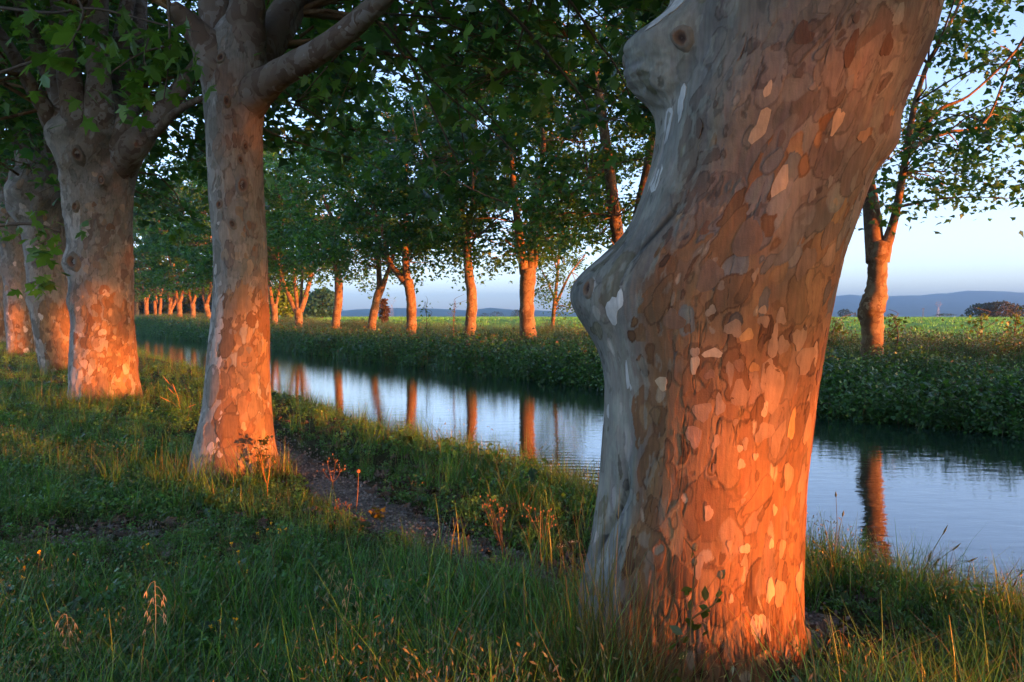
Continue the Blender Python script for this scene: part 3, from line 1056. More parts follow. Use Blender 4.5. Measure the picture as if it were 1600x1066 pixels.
# --- the big mottled trunk close by
D1 = 3.72
T1 = Trunk(D1, [(-260, 1010, 1530), (-120, 1040, 1485), (0, 1052, 1448), (60, 1046, 1435), (100, 1040, 1423), (150, 1032, 1402), (200, 1028, 1381), (250, 1022, 1358), (300, 1006, 1341),
                (350, 988, 1325), (400, 962, 1306), (440, 946, 1297), (475, 940, 1290), (520, 940, 1282), (560, 944, 1276), (600, 948, 1270), (650, 947, 1264),
                (700, 944, 1258), (750, 940, 1253), (800, 934, 1250), (850, 928, 1248), (900, 926, 1248), (950, 930, 1250), (1000, 940, 1251), (1060, 945, 1254), (1180, 940, 1262)],
    bumps=[(-80, 103, .15, 19, .125, 2.6), (-60, 80, .05, 12, .07), (-66, 140, .04, 10, .05), (-95, 60, .05, 14, .06), (-66, 60, .05, 14, .1), (-82, 470, .125, 24, .13), (-80, 430, .05, 18, .10), (-22, 205, .055, 14, .11), (78, 240, .05, 14, .07), (84, 975, .02, 9, .035),
           (-70, 960, .075, 12, .18), (-40, 990, .07, 12, .2), (10, 1010, .03, 14, .2), (-52, 780, -.03, 9, .16), (-45, 330, .03, 16, .25), (-10, 420, -.025, 12, .2)], zbase=-.25, flare=.03, seed=4, lobes=.02)
rT1 = empty('plane_tree', (float(T1.cx[40]), D1, -.05), 'huge mottled plane trunk with peeling bark and a big burl, orange at its foot', 'tree', 'plane trees along the near bank')

def pal1(t, z, a, rng):  # orange of sunlight put into the low bark, grey of shade elsewhere
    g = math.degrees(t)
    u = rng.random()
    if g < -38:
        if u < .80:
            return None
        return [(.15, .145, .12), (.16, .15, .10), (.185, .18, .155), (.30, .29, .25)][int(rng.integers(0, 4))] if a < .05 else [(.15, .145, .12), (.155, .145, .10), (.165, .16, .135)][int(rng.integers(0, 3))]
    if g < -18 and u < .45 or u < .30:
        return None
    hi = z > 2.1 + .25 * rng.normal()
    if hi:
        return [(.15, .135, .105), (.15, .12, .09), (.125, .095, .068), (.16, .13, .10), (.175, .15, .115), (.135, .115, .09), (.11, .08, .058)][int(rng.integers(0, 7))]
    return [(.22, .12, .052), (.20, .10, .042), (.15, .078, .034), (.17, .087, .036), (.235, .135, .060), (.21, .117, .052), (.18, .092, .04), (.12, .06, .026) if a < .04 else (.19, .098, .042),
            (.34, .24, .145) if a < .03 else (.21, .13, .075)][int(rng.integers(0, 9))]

def base1(TH, Z):  # sunlit orange painted low and rightward, fading to shade grey left and above
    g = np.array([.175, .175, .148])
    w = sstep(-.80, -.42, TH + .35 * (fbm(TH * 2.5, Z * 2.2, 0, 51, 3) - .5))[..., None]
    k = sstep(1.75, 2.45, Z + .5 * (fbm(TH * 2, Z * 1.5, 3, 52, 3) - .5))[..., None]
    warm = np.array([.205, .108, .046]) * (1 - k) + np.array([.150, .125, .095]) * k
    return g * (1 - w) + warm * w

def post1(TH, Z, col, h):
    # fibrous, cracked bark at the foot and a deep split beside the root
    foot = 1 - sstep(.15, .75, Z + .25 * (vnoise(TH * 6, Z * 3, 0, 8) - .5))
    f = fbm(TH * 26, Z * 5.0, 0, 31, 4) - .5
    cr = np.clip(1 - np.abs(fbm(TH * 13, Z * 3.2, 3, 33, 3) - .5) / .045, 0, 1)
    h = h * (1 - .6 * foot) + foot * (f * .02 - cr * .012)
    col = col * (1 - .55 * (foot * cr)[..., None]) * (1 + .5 * (foot * f)[..., None])
    zc = W(800, 790, D1)[2]
    pth = np.radians(-53 + 9 * np.sin((Z - zc) * 9))
    g = np.exp(-.5 * ((TH - pth) / .035) ** 2 - .5 * np.abs((Z - zc) / .17) ** 4)
    col = col * (1 - .85 * g[..., None])
    h = h - .03 * g
    zc = W(800, 375, D1)[2]
    pth = np.radians(-38 + 60 * (Z - zc))
    g = np.exp(-.5 * ((TH - pth) / .022) ** 2 - .5 * np.abs((Z - zc) / .09) ** 4)
    col = col * (1 - .7 * g[..., None])
    h = h - .012 * g
    # folded bark under the burl
    zb = W(800, 140, D1)[2]
    w = np.exp(-.5 * ((TH - math.radians(-68)) / .22) ** 2 - .5 * ((Z - zb) / .10) ** 2)
    rid = np.sin((Z - zb) * 90 + TH * 9 + 14 * vnoise(TH * 5, Z * 7, 0, 2))
    h = h + w * (fbm(TH * 9, Z * 16, 0, 97, 3) - .5) * .07 + w * np.clip(rid, -1, 0) * .004
    col = col * (1 - .35 * (w * np.clip(-rid, 0, 1))[..., None])
    soft = np.stack([np.interp(fbm(TH * 3.1 + k, Z * 1.7, 0, 71, 4), [.3, .7], e) for k, e in ((0, (.82, 1.22)), (.1, (.84, 1.18)), (.25, (.88, 1.14)))], -1)
    col = col * soft
    cx = np.clip(1 - np.abs(fbm(TH * 9 + .6 * vnoise(TH * 4, Z * 8, 1, 9), Z * 2.1, 6, 91, 4) - .5) / .011, 0, 1) * (vnoise(TH * 3, Z * 2, 2, 92) > .52)
    col = col * (1 - .5 * cx[..., None])
    h = h - .004 * cx
    lich = np.clip((fbm(TH * 16, Z * 12, 4, 93, 4) - .60) / .05, 0, 1)[..., None] * np.clip((-TH - .1) * 1.5, 0, 1)[..., None]
    col = col * (1 - lich * .6) + lich * .6 * np.array([.26, .265, .21])
    fold = fbm(TH * 7 + 1.5 * vnoise(TH * 2, Z * 2, 1, 95), Z * 1.3, 0, 96, 4) - .5
    h = h + fold * .022 * np.clip((-TH - .25) * 2, 0, 1)
    v = fbm(TH * 2.2, Z * 1.1, 0, 61, 3)[..., None]
    return np.clip(col * (.86 + .3 * v), .01, .8), h

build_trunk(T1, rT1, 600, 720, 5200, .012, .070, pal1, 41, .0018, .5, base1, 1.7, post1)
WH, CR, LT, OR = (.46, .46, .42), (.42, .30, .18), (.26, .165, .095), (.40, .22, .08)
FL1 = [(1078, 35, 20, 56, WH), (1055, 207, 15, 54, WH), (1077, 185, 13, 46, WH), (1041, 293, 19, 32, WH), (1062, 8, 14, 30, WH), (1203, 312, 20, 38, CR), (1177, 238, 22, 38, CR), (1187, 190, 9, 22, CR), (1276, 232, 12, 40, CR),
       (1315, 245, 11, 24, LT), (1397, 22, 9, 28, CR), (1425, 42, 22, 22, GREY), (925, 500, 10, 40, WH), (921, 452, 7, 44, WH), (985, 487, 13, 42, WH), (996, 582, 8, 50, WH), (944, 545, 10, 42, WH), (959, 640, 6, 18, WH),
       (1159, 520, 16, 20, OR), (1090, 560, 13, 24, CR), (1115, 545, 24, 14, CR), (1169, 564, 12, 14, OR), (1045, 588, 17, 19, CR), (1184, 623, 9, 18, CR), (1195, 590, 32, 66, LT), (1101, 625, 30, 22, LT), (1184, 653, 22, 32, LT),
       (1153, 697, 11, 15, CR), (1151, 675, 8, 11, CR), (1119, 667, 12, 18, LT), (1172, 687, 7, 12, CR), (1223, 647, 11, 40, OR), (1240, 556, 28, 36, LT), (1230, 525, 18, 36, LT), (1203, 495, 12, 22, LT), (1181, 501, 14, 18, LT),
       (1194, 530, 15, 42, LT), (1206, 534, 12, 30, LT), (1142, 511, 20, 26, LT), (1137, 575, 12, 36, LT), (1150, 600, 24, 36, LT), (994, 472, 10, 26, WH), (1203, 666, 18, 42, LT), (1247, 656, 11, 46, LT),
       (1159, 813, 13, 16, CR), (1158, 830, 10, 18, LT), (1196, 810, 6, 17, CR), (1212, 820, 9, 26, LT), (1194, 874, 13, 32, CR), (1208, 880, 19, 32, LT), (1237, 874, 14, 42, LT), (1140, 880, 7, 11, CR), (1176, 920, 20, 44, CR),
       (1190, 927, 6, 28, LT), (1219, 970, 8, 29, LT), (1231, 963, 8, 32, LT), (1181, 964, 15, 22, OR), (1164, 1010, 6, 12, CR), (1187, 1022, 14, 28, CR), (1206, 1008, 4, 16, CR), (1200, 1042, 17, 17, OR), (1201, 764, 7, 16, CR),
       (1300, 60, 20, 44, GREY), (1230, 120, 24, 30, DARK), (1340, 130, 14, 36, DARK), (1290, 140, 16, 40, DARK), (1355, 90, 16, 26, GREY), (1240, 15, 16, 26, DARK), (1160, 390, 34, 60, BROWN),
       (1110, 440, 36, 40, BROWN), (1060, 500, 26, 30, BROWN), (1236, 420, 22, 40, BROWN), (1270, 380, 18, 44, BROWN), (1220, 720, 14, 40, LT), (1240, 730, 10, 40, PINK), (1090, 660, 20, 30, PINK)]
rg = np.random.default_rng(5)
sc = D1 / FPX / 2
for px, py, w, hh, c in FL1:
    th, z = T1.at(px, py)
    flake(T1, rT1, th, z, w * sc * min(2.2, 1 / max(.35, math.cos(th))), hh * sc, c, rg, rg.uniform(.0015, .003))
for k in range(90):
    px, py = rg.uniform(1090, 1400), rg.uniform(20, 1040)
    th, z = T1.at(px, py)
    if abs(th) > 1.35:
        continue
    a = rg.uniform(.008, .022)
    flake(T1, rT1, th, z, a, a * rg.uniform(1.1, 2.4), [(.26, .165, .095), (.2, .115, .065), (.3, .2, .12), (.13, .07, .04)][k % 4] if z < 2.1 else [(.17, .15, .12), (.11, .08, .06), (.19, .155, .12)][k % 3], rg, rg.uniform(.0012, .0025))  # loose flakes carry the painted sun orange low down, grey above
for th, py, r in ((-80, 90, .024), (-48, 95, .030), (84, 975, .028), (-62, 452, .028)):
    knot(T1, rT1, math.radians(th), W(800, py, D1)[2], r, rg)
for pts in ([(1180, -200, 4.1, 150), (1090, -420, 4.6, 110), (960, -700, 5.4, 70), (800, -1000, 6.6, 40)], [(1300, -220, 4.2, 170), (1330, -480, 4.6, 120), (1340, -900, 5.4, 70)],
            [(1420, -200, 4.1, 150), (1560, -430, 4.0, 100), (1750, -700, 4.0, 60)], [(1250, -210, 4.3, 120), (1200, -480, 5.6, 80), (1150, -650, 7.6, 45)]):
    limb(rT1, pts, 7)

HEADS = [(-2.9, 8.4, 6.2, 1.5), (-7.2, 14.4, 8.4, 1.9)]

def near_crown(root, c, zb, zt, R, ncl, nleaf, size, tpl, seed, tips, squash=1.0, sig=(.6, .6, .38), twr=.04):
    rng = np.random.default_rng(seed)
    cl = crown_clumps(np.array(c), zb, zt, R, ncl, rng, squash=squash)
    # the pollarded heads stay bare: no leaves close round the limbs of the trunks on this side
    keep = np.ones(len(cl), bool)
    for hx, hy, hz, hr in HEADS:
        away = np.hypot(cl[:, 0] - hx, cl[:, 1] - hy)
        toward = ((cl[:, 0] - hx) * -hx + (cl[:, 1] - hy) * -hy) / math.hypot(hx, hy)
        side = np.abs((cl[:, 0] - hx) * hy - (cl[:, 1] - hy) * hx) / math.hypot(hx, hy)
        keep &= ~((toward > -.6) & (side < hr * (1 - .5 * toward / math.hypot(hx, hy))) & (cl[:, 2] < hz) & (toward < math.hypot(hx, hy)))
    nleaf = int(nleaf * keep.mean())
    cl = cl[keep]
    grow_crown(root, tips, cl, nleaf, size, tpl, rng, PAL_PLANE, sig, 5, twr)

def pal_far(t, z, a, rng):
    return [GREY, (.22, .18, .14), BROWN, TAN, OLIVE, TAN, DARK if a < .06 else BROWN, PALE if a < .05 else GREY][int(rng.integers(0, 8))]

def pal2(t, z, a, rng):  # low flakes coloured as if sunlit, left and upper ones as if shaded
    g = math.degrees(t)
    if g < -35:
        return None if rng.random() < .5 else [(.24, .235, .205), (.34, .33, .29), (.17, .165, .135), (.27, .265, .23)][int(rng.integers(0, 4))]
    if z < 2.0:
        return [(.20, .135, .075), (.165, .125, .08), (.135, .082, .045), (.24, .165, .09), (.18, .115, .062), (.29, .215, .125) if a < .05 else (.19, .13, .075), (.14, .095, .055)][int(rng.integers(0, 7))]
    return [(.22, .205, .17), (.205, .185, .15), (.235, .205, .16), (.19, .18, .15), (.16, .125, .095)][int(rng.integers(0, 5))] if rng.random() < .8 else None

# --- the straight trunk on the path side
D2 = 8.4
T2 = Trunk(D2, [(12, 372, 384), (25, 358, 396), (45, 344, 408), (70, 332, 416), (95, 324, 420), (125, 321, 419), (150, 324, 416), (200, 327, 411), (300, 331, 413), (400, 337, 418), (450, 336, 417), (500, 331, 419), (550, 326, 420), (600, 322, 420),
                (640, 318, 422), (680, 313, 424), (720, 309, 428), (760, 306, 434), (800, 304, 438)],
    bumps=[(-70, 112, .07, 16, .07), (-25, 170, .025, 12, .06), (18, 300, .03, 12, .08), (-82, 720, .05, 20, .26), (70, 755, .05, 22, .2), (-5, 740, .04, 14, .15)], zbase=.0, flare=.07, seed=8)
rT2 = empty('plane_tree', (float(T2.cx[20]), D2, 0), 'straight grey plane trunk beside the gravel path, lit orange only at its foot', 'tree', 'plane trees along the near bank')
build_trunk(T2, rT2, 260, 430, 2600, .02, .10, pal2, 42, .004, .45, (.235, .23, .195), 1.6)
rg = np.random.default_rng(6)
sc = D2 / FPX / 2
for k in range(70):
    py = rg.uniform(330, 740)
    px = rg.uniform(345, 415) if k % 3 else rg.uniform(332, 350)
    th, z = T2.at(px, py)
    a = rg.uniform(.015, .045)
    flake(T2, rT2, th, z, a, a * rg.uniform(1, 2.0), (.36, .35, .31) if k % 3 == 0 else [(.28, .22, .15), (.21, .155, .10), (.17, .15, .12), BROWN][k % 4], rg, rg.uniform(.0015, .003))
for px, py, r in ((313, 110, .06), (352, 106, .035), (360, 170, .035), (380, 296, .055), (378, 258, .03), (385, 236, .03), (347, 325, .03), (366, 355, .03)):
    th, z = T2.at(px, py)
    knot(T2, rT2, th, z, r, rg)
tips2 = []
for pts in ([(350, 140, 8.3, 60), (338, 100, 8.25, 58), (318, 62, 8.2, 46), (288, 30, 8.1, 34), (268, 12, 8.0, 26)],
            [(356, 140, 8.4, 64), (350, 95, 8.45, 62), (340, 40, 8.5, 54), (335, -40, 8.5, 48), (320, -180, 8.6, 34), (290, -420, 9, 22)],
            [(378, 140, 8.35, 64), (380, 95, 8.35, 66), (385, 30, 8.3, 58), (392, -60, 8.1, 46), (420, -260, 7.6, 30)],
            [(388, 145, 8.5, 60), (400, 108, 8.65, 54), (420, 60, 8.9, 46), (450, 10, 9.3, 40), (500, -60, 10, 32), (560, -200, 11, 22)],
            [(385, 165, 8.35, 56), (402, 142, 8.25, 56), (430, 120, 8.1, 46), (480, 92, 7.9, 40), (530, 58, 7.7, 37), (575, 20, 7.5, 34), (615, -25, 7.3, 30), (680, -150, 7, 22), (760, -330, 6.8, 15)],
            [(405, 95, 8.7, 40), (430, 70, 9.0, 34), (462, 20, 9.4, 26), (490, -60, 9.8, 18)]):
    _, P = limb(rT2, pts, len(tips2))
    tips2 += P[1:]
near_crown(rT2, (float(T2.cx[20]) + .8, D2 + .6, 0), 4.6, 13, 6.4, 190, 28000, .19, LOBED, 51, tips2)

# --- the thick burred trunk
D3 = 14.4
T3 = Trunk(D3, [(135, 150, 170), (148, 136, 186), (165, 120, 202), (182, 104, 216), (200, 94, 225), (215, 93, 225), (240, 97, 216), (265, 102, 210), (300, 107, 207), (350, 111, 204), (400, 113, 205), (450, 115, 206), (500, 116, 207), (550, 115, 209), (600, 114, 212), (640, 112, 216), (670, 110, 218)],
    bumps=[(-86, 412, .09, 14, .14), (-80, 470, .06, 16, .14), (-75, 325, .05, 16, .2), (-40, 255, .10, 20, .22), (30, 215, .12, 25, .2), (-70, 220, .12, 20, .2), (0, 300, .05, 16, .2), (60, 250, .06, 18, .2)] + [(-75 + 27 * k % 150, 185 + (k * 37) % 120, .05 + .012 * (k % 4), 7 + k % 3 * 2, .07 + .012 * (k % 3)) for k in range(16)], zbase=.15, flare=.06, seed=12, lobes=.05)
rT3 = empty('plane_tree', (float(T3.cx[20]), D3, .12), 'thick burred plane trunk with a lumpy pollard head of many upright limbs', 'tree', 'plane trees along the near bank')
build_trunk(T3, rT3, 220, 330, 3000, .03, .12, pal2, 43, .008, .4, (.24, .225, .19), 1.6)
for k in range(45):
    px, py = rg.uniform(125, 200), rg.uniform(280, 620)
    th, z = T3.at(px, py)
    a = rg.uniform(.03, .07)
    flake(T3, rT3, th, z, a, a * rg.uniform(1, 1.8), [(.30, .24, .17), (.21, .16, .11), GREY, BROWN, (.33, .30, .25)][k % 5], rg, .008)
for px, py, r in ((150, 200, .09), (135, 255, .08), (160, 290, .06), (122, 412, .10), (128, 330, .05), (190, 230, .07)):
    th, z = T3.at(px, py)
    knot(T3, rT3, th, z, r, rg, depth=.05)
tips3 = []
for pts in ([(135, 290, 14.4, 40), (118, 250, 14.2, 46), (105, 210, 13.9, 44), (92, 150, 14.2, 30), (62, 80, 14.0, 24), (30, 10, 13.8, 20), (0, -80, 13.6, 15)],
            [(140, 285, 14.4, 40), (130, 240, 14.15, 48), (122, 195, 13.8, 46), (110, 130, 13.8, 36), (98, 60, 13.9, 30), (80, -20, 14.6, 24), (60, -140, 15, 16)],
            [(158, 285, 14.4, 40), (158, 235, 14.15, 48), (156, 180, 13.75, 46), (154, 120, 13.8, 36), (152, 50, 13.9, 32), (158, -40, 14.2, 24)],
            [(165, 240, 14.5, 50), (172, 190, 14.6, 42), (182, 140, 14.8, 30), (190, 60, 15, 26), (205, -30, 15.3, 20)],
            [(172, 290, 14.4, 40), (184, 245, 14.2, 46), (194, 200, 14.0, 42), (205, 140, 15.0, 32), (214, 60, 15.4, 26), (220, -30, 16, 20)],
            [(165, 300, 14.4, 40), (188, 262, 14.3, 50), (210, 225, 13.95, 46), (235, 198, 14.4, 36), (262, 165, 14.5, 30), (290, 128, 14.6, 26), (315, 90, 14.8, 20), (345, 30, 15, 14)],
            [(165, 285, 14.4, 34), (192, 252, 14.3, 30), (212, 230, 14.2, 22), (245, 205, 13.9, 16), (275, 175, 13.6, 12), (320, 152, 13.2, 9), (380, 140, 12.6, 6)],
            [(135, 300, 14.4, 40), (116, 265, 14.3, 42), (96, 228, 14.2, 34), (70, 170, 13.8, 26), (40, 120, 13.4, 20), (5, 60, 13, 16), (-40, 0, 12.6, 12)]):
    _, P = limb(rT3, pts, 20 + len(tips3), 12)
    tips3 += P[1:]
near_crown(rT3, (float(T3.cx[20]), D3, 0), 4.7, 14, 6.4, 190, 29000, .21, MID, 52, tips3)

# --- three more trunks down the near row
def row_trunk(label, d, tab, bumps, seed, nt, nz, limbs, crown_seed, zb, ncl=130, nleaf=16000):
    T = Trunk(d, tab, bumps, float(gz(*W(tab[-1][1], 500, d)[:2])), .05, seed, .06)
    root = empty('plane_tree', (float(T.cx[10]), d, float(gz(T.cx[10], d))), label, 'tree', 'plane trees along the near bank')
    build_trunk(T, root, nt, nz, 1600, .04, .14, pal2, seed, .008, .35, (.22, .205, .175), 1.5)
    tips = []
    for k, pts in enumerate(limbs):
        _, P = limb(root, pts, seed + k, 10)
        tips += P[1:]
    near_crown(root, (float(T.cx[10]), d, 0), zb, 15.5, 6.4, int(ncl * 1.3), int(nleaf * 1.4), .20, MID, crown_seed, tips)
    for k in range(24):
        px = rg.uniform(tab[4][1] + 8, tab[4][2] - 6)
        th, z = T.at(px, rg.uniform(tab[2][0], tab[-2][0]))
        a = rg.uniform(.04, .09)
        flake(T, root, th, z, a, a * rg.uniform(1, 1.8), [(.44, .40, .34), TAN, GREY][k % 3], rg, .008)
    return root, T

rT4, T4 = row_trunk('pale leaning plane trunk with a hollowed pollard head, behind the thick burred trunk', 20.2,
    [(238, 60, 76), (252, 44, 92), (270, 32, 104), (300, 26, 105), (320, 28, 102), (350, 36, 99), (400, 44, 102), (450, 48, 105), (500, 54, 110), (550, 61, 115), (585, 68, 119), (610, 70, 122)],
    [(-84, 330, .14, 20, .22), (-82, 465, .08, 14, .18), (-60, 300, .14, 20, .2), (10, 310, .12, 30, .2), (88, 410, .22, 11, .2)] + [(-70 + 31 * k % 140, 275 + (k * 29) % 80, .08, 9, .10) for k in range(9)], 61, 130, 200,
    [[(55, 325, 20.1, 44), (45, 285, 20, 34), (38, 240, 20, 26), (20, 180, 20, 20), (-10, 100, 20, 14)], [(66, 320, 20.2, 46), (65, 275, 20.3, 36), (62, 220, 20.3, 26), (55, 140, 20.5, 20), (50, 20, 21, 14)],
     [(82, 322, 20.3, 44), (90, 280, 20.5, 32), (98, 230, 20.6, 22), (100, 150, 20.8, 18), (108, 30, 21.2, 14)], [(72, 320, 20.1, 36), (75, 270, 20.1, 28), (82, 200, 20, 22), (80, 90, 20, 16)]], 53, 5.2)
rT5, T5 = row_trunk('reddish lit plane trunk two along from the thick burred trunk', 27.5,
    [(276, 20, 34), (290, 8, 46), (310, -2, 54), (340, -5, 55), (370, 2, 50), (400, 8, 46), (440, 9, 46), (480, 10, 49), (520, 12, 52), (550, 13, 54), (580, 13, 55)],
    [(-80, 420, .12, 16, .2), (-70, 340, .2, 20, .3), (40, 330, .2, 30, .3)], 62, 90, 150,
    [[(15, 330, 27.5, 30), (5, 260, 27, 20), (-20, 180, 27, 14)], [(35, 330, 27.6, 28), (38, 250, 28, 18), (30, 120, 28, 14)]], 54, 5.0, 100, 10000)
rT6, T6 = row_trunk('plane trunk cut off by the edge of the view, farthest of the near row', 36,
    [(300, -24, -8), (315, -34, 4), (335, -40, 10), (370, -38, 8), (400, -32, 5), (450, -31, 5), (500, -30, 7), (530, -30, 8), (550, -30, 9), (570, -30, 10)], [], 63, 70, 110,
    [[(-15, 350, 36, 22), (-10, 260, 36, 16), (0, 150, 36, 12)]], 55, 5.0, 100, 9000)

# crown of the big trunk, high over the camera
ctr = np.array([1.2, 4.9, 0])
tips1 = [W(1090, -420, 4.6), W(960, -700, 5.4), W(800, -1000, 6.6), W(1330, -480, 4.6), W(1340, -900, 5.4), W(1560, -430, 4.0), W(1200, -480, 5.6), W(1150, -650, 7.6)]
near_crown(rT1, (.4, 7.2, 0), 4.5, 12.5, 6.2, 140, 19000, .18, LOBED, 56, tips1)

# --- drooping twigs with single leaves, close to the camera
def leaf_mesh(seed):
    b = MB()
    P, F = LOBED
    rng = np.random.default_rng(seed)
    P = P + rng.normal(size=P.shape) * .025
    z = -.22 * np.abs(P[:, 0]) - .25 * P[:, 1] ** 2
    b.add(np.c_[P, z], F, np.array([.075, .18, .028]) * rng.uniform(.7, 1.25))
    return b.mesh('leaf', M['leaf'], False)
LEAVES = [leaf_mesh(k) for k in range(6)]

def spray(root, pts, n, size, seed, name='branch', spread=.12, t0=.2):
    rng = np.random.default_rng(seed)
    o, P = limb(root, pts, seed, 6, .05, M['twig'], name)
    Q, _ = resample(np.array(P), np.ones(len(P)), 60)
    off = np.array(parent_world(o))
    for k in range(n):
        q = Q[int(np.clip(rng.uniform(t0, 1.0) * 59, 0, 59))] + rng.normal(size=3) * spread * [1, 1, .8] + [0, 0, -spread * .5]
        l = link_mesh('leaf', LEAVES[int(rng.integers(0, 6))], tuple(q - off), (rng.normal() * .5 - .5, rng.normal() * .5, rng.uniform(0, 6.28)), (size * rng.uniform(.6, 1.25),) * 3, o)

spray(rT3, [(0, 12, 8.0, 5), (80, 20, 7.6, 5), (150, 14, 7.4, 4), (260, 40, 7.3, 3), (310, 50, 7.2, 2)], 46, .16, 71, spread=.22, t0=.0)
spray(rT3, [(110, -20, 6.8, 5), (130, 20, 6.8, 4), (115, 60, 6.8, 3), (100, 80, 6.8, 2)], 34, .17, 72, spread=.22)
spray(rT2, [(262, -20, 7.0, 6), (265, 60, 7.0, 4), (262, 110, 7.0, 3), (255, 160, 7.0, 2)], 12, .13, 73, spread=.16)
spray(rT2, [(270, 70, 6.9, 4), (230, 80, 6.9, 3.5), (200, 95, 6.9, 3), (165, 120, 6.9, 2)], 42, .15, 74, spread=.17)
spray(rT2, [(232, 60, 6.8, 3), (225, 90, 6.8, 3), (232, 110, 6.8, 2)], 18, .15, 75, spread=.18)
spray(rT4, [(0, 352, 12.5, 6), (50, 350, 12.3, 5), (95, 362, 12.2, 4)], 22, .2, 76, spread=.22)
spray(rT4, [(55, 368, 12.2, 3), (62, 378, 12.2, 3), (70, 386, 12.2, 2)], 12, .22, 77, spread=.12)
spray(rT4, [(40, 445, 13.5, 4), (60, 440, 13.4, 4), (78, 442, 13.4, 2)], 16, .22, 78, spread=.16)
spray(rT4, [(0, 114, 11, 6), (40, 100, 10.8, 5), (75, 88, 10.6, 4), (118, 76, 10.4, 3)], 6, .16, 79, spread=.2)
for k, pts in enumerate(([(585, 30, 7.5, 4), (640, 100, 8, 3.5), (690, 200, 8.4, 3), (715, 255, 8.6, 2)], [(560, 20, 7.6, 5), (640, 24, 8.2, 4), (745, 35, 9.2, 3), (800, 60, 9.5, 2)],
                         [(740, -40, 6.5, 6), (830, 55, 7.2, 5), (900, 140, 7.8, 3.5), (925, 180, 8, 2)], [(600, 35, 8, 3.5), (690, 140, 8.6, 3), (770, 205, 9, 2.5), (812, 248, 9.2, 1.6)],
                         [(870, -30, 7.5, 5), (930, 60, 8, 4), (960, 100, 8.2, 3), (985, 150, 8.4, 2)], [(420, 150, 8.6, 3), (480, 172, 9, 2.5), (540, 215, 9.4, 2)],
                         [(660, -30, 7, 4), (690, 30, 7.3, 3), (760, 60, 8, 2)])):
    spray(rT2 if k not in (2, 4) else rT1, pts, 12, .15, 80 + k, spread=.28, t0=.1)

# --- the rows go on past the frame; those trees shade the scene and show in the canal
UNSEEN = 'plane tree of the far bank row standing outside the view'
SHADE = far_tree(UNSEEN, 14.4, [(2087, 640, 70), (2087, 480, 60), (2087, 300, 60)], [[(2087, 320, 40), (2060, 150, 30), (2040, 0, 20)], [(2087, 320, 40), (2130, 150, 30), (2150, 0, 20)]],
                 (2.5, 14.5, 5.6, 0), 180, 15000, .24, MID, ncl=170)  # crown made low and dense to cut sunlight higher up the trunks
for k, d in enumerate((14.0, 6.4, -1.2, -8.8, -16.4, -24, -31.6, -39.2, -47, -55)):
    src = SHADE if k else FB[3]
    o = SHADE if k == 1 else copy_tree(src)
    X = 24.2 - .643 * d
    o.location = (X, d, .5 if k == 0 else 1.85)  # height set by how far up the near trunks the sun should reach
    o.rotation_euler.z = 0.0 if k == 0 else 1.7 * k
    o['label'] = UNSEEN if k else 'plane tree outside the view, its leaves hanging in over the tall grass'
for k, d in enumerate((-3.2, -10.4, -18)):
    src = (rT2, rT3)[k % 2]
    o = copy_tree(src)
    for ch in list(o.children_recursive):
        if ch.name.split('.')[0] in ('leaf', 'bark_flake', 'knot'):
            bpy.data.objects.remove(ch)
    o.location = (3.6 - .643 * d, d, 0)
    o.rotation_euler.z = 2.3 + k
    o['label'] = 'plane tree of the near row standing behind the viewpoint'

# ------------------------------------------------------------------ ground cover, scattered as instances of small clumps
def scatter(name, P, rot, scl, idx, sources, label=None):
    """One object that carries an instance of a source clump on every point."""
    col = bpy.data.collections.new(name + '_sources')
    for k, me in enumerate(sources):
        o = bpy.data.objects.new('clump_%02d' % k, me)
        col.objects.link(o)
    me = bpy.data.meshes.new(name)
    me.vertices.add(len(P))
    me.vertices.foreach_set('co', np.asarray(P, np.float32).ravel())
    for nm, ty, v in (('rot', 'FLOAT_VECTOR', rot), ('scl', 'FLOAT_VECTOR', scl)):
        me.attributes.new(nm, ty, 'POINT').data.foreach_set('vector', np.asarray(v, np.float32).ravel())
    me.attributes.new('pick', 'INT', 'POINT').data.foreach_set('value', np.asarray(idx, np.int32))
    o = bpy.data.objects.new(name, me)
    COL.objects.link(o)
    ng = bpy.data.node_groups.new(name, 'GeometryNodeTree')
    ng.interface.new_socket('Geometry', in_out='INPUT', socket_type='NodeSocketGeometry')
    ng.interface.new_socket('Geometry', in_out='OUTPUT', socket_type='NodeSocketGeometry')
    n, l = ng.nodes, ng.links
    gi, go = n.new('NodeGroupInput'), n.new('NodeGroupOutput')
    ip, ci = n.new('GeometryNodeInstanceOnPoints'), n.new('GeometryNodeCollectionInfo')
    ci.inputs['Collection'].default_value = col
    ci.inputs['Separate Children'].default_value = True
    ci.inputs['Reset Children'].default_value = True
    ip.inputs['Pick Instance'].default_value = True
    def at(nm, ty):
        a = n.new('GeometryNodeInputNamedAttribute')
        a.data_type = ty
        a.inputs['Name'].default_value = nm
        return a.outputs['Attribute']
    e = n.new('FunctionNodeEulerToRotation')
    l.new(at('rot', 'FLOAT_VECTOR'), e.inputs[0])
    l.new(gi.outputs[0], ip.inputs['Points'])
    l.new(ci.outputs[0], ip.inputs['Instance'])
    l.new(at('pick', 'INT'), ip.inputs['Instance Index'])
    l.new(e.outputs[0], ip.inputs['Rotation'])
    l.new(at('scl', 'FLOAT_VECTOR'), ip.inputs['Scale'])
    l.new(ip.outputs[0], go.inputs[0])
    md = o.modifiers.new('scatter', 'NODES')
    md.node_group = ng
    return tag(o, label, kind='stuff')

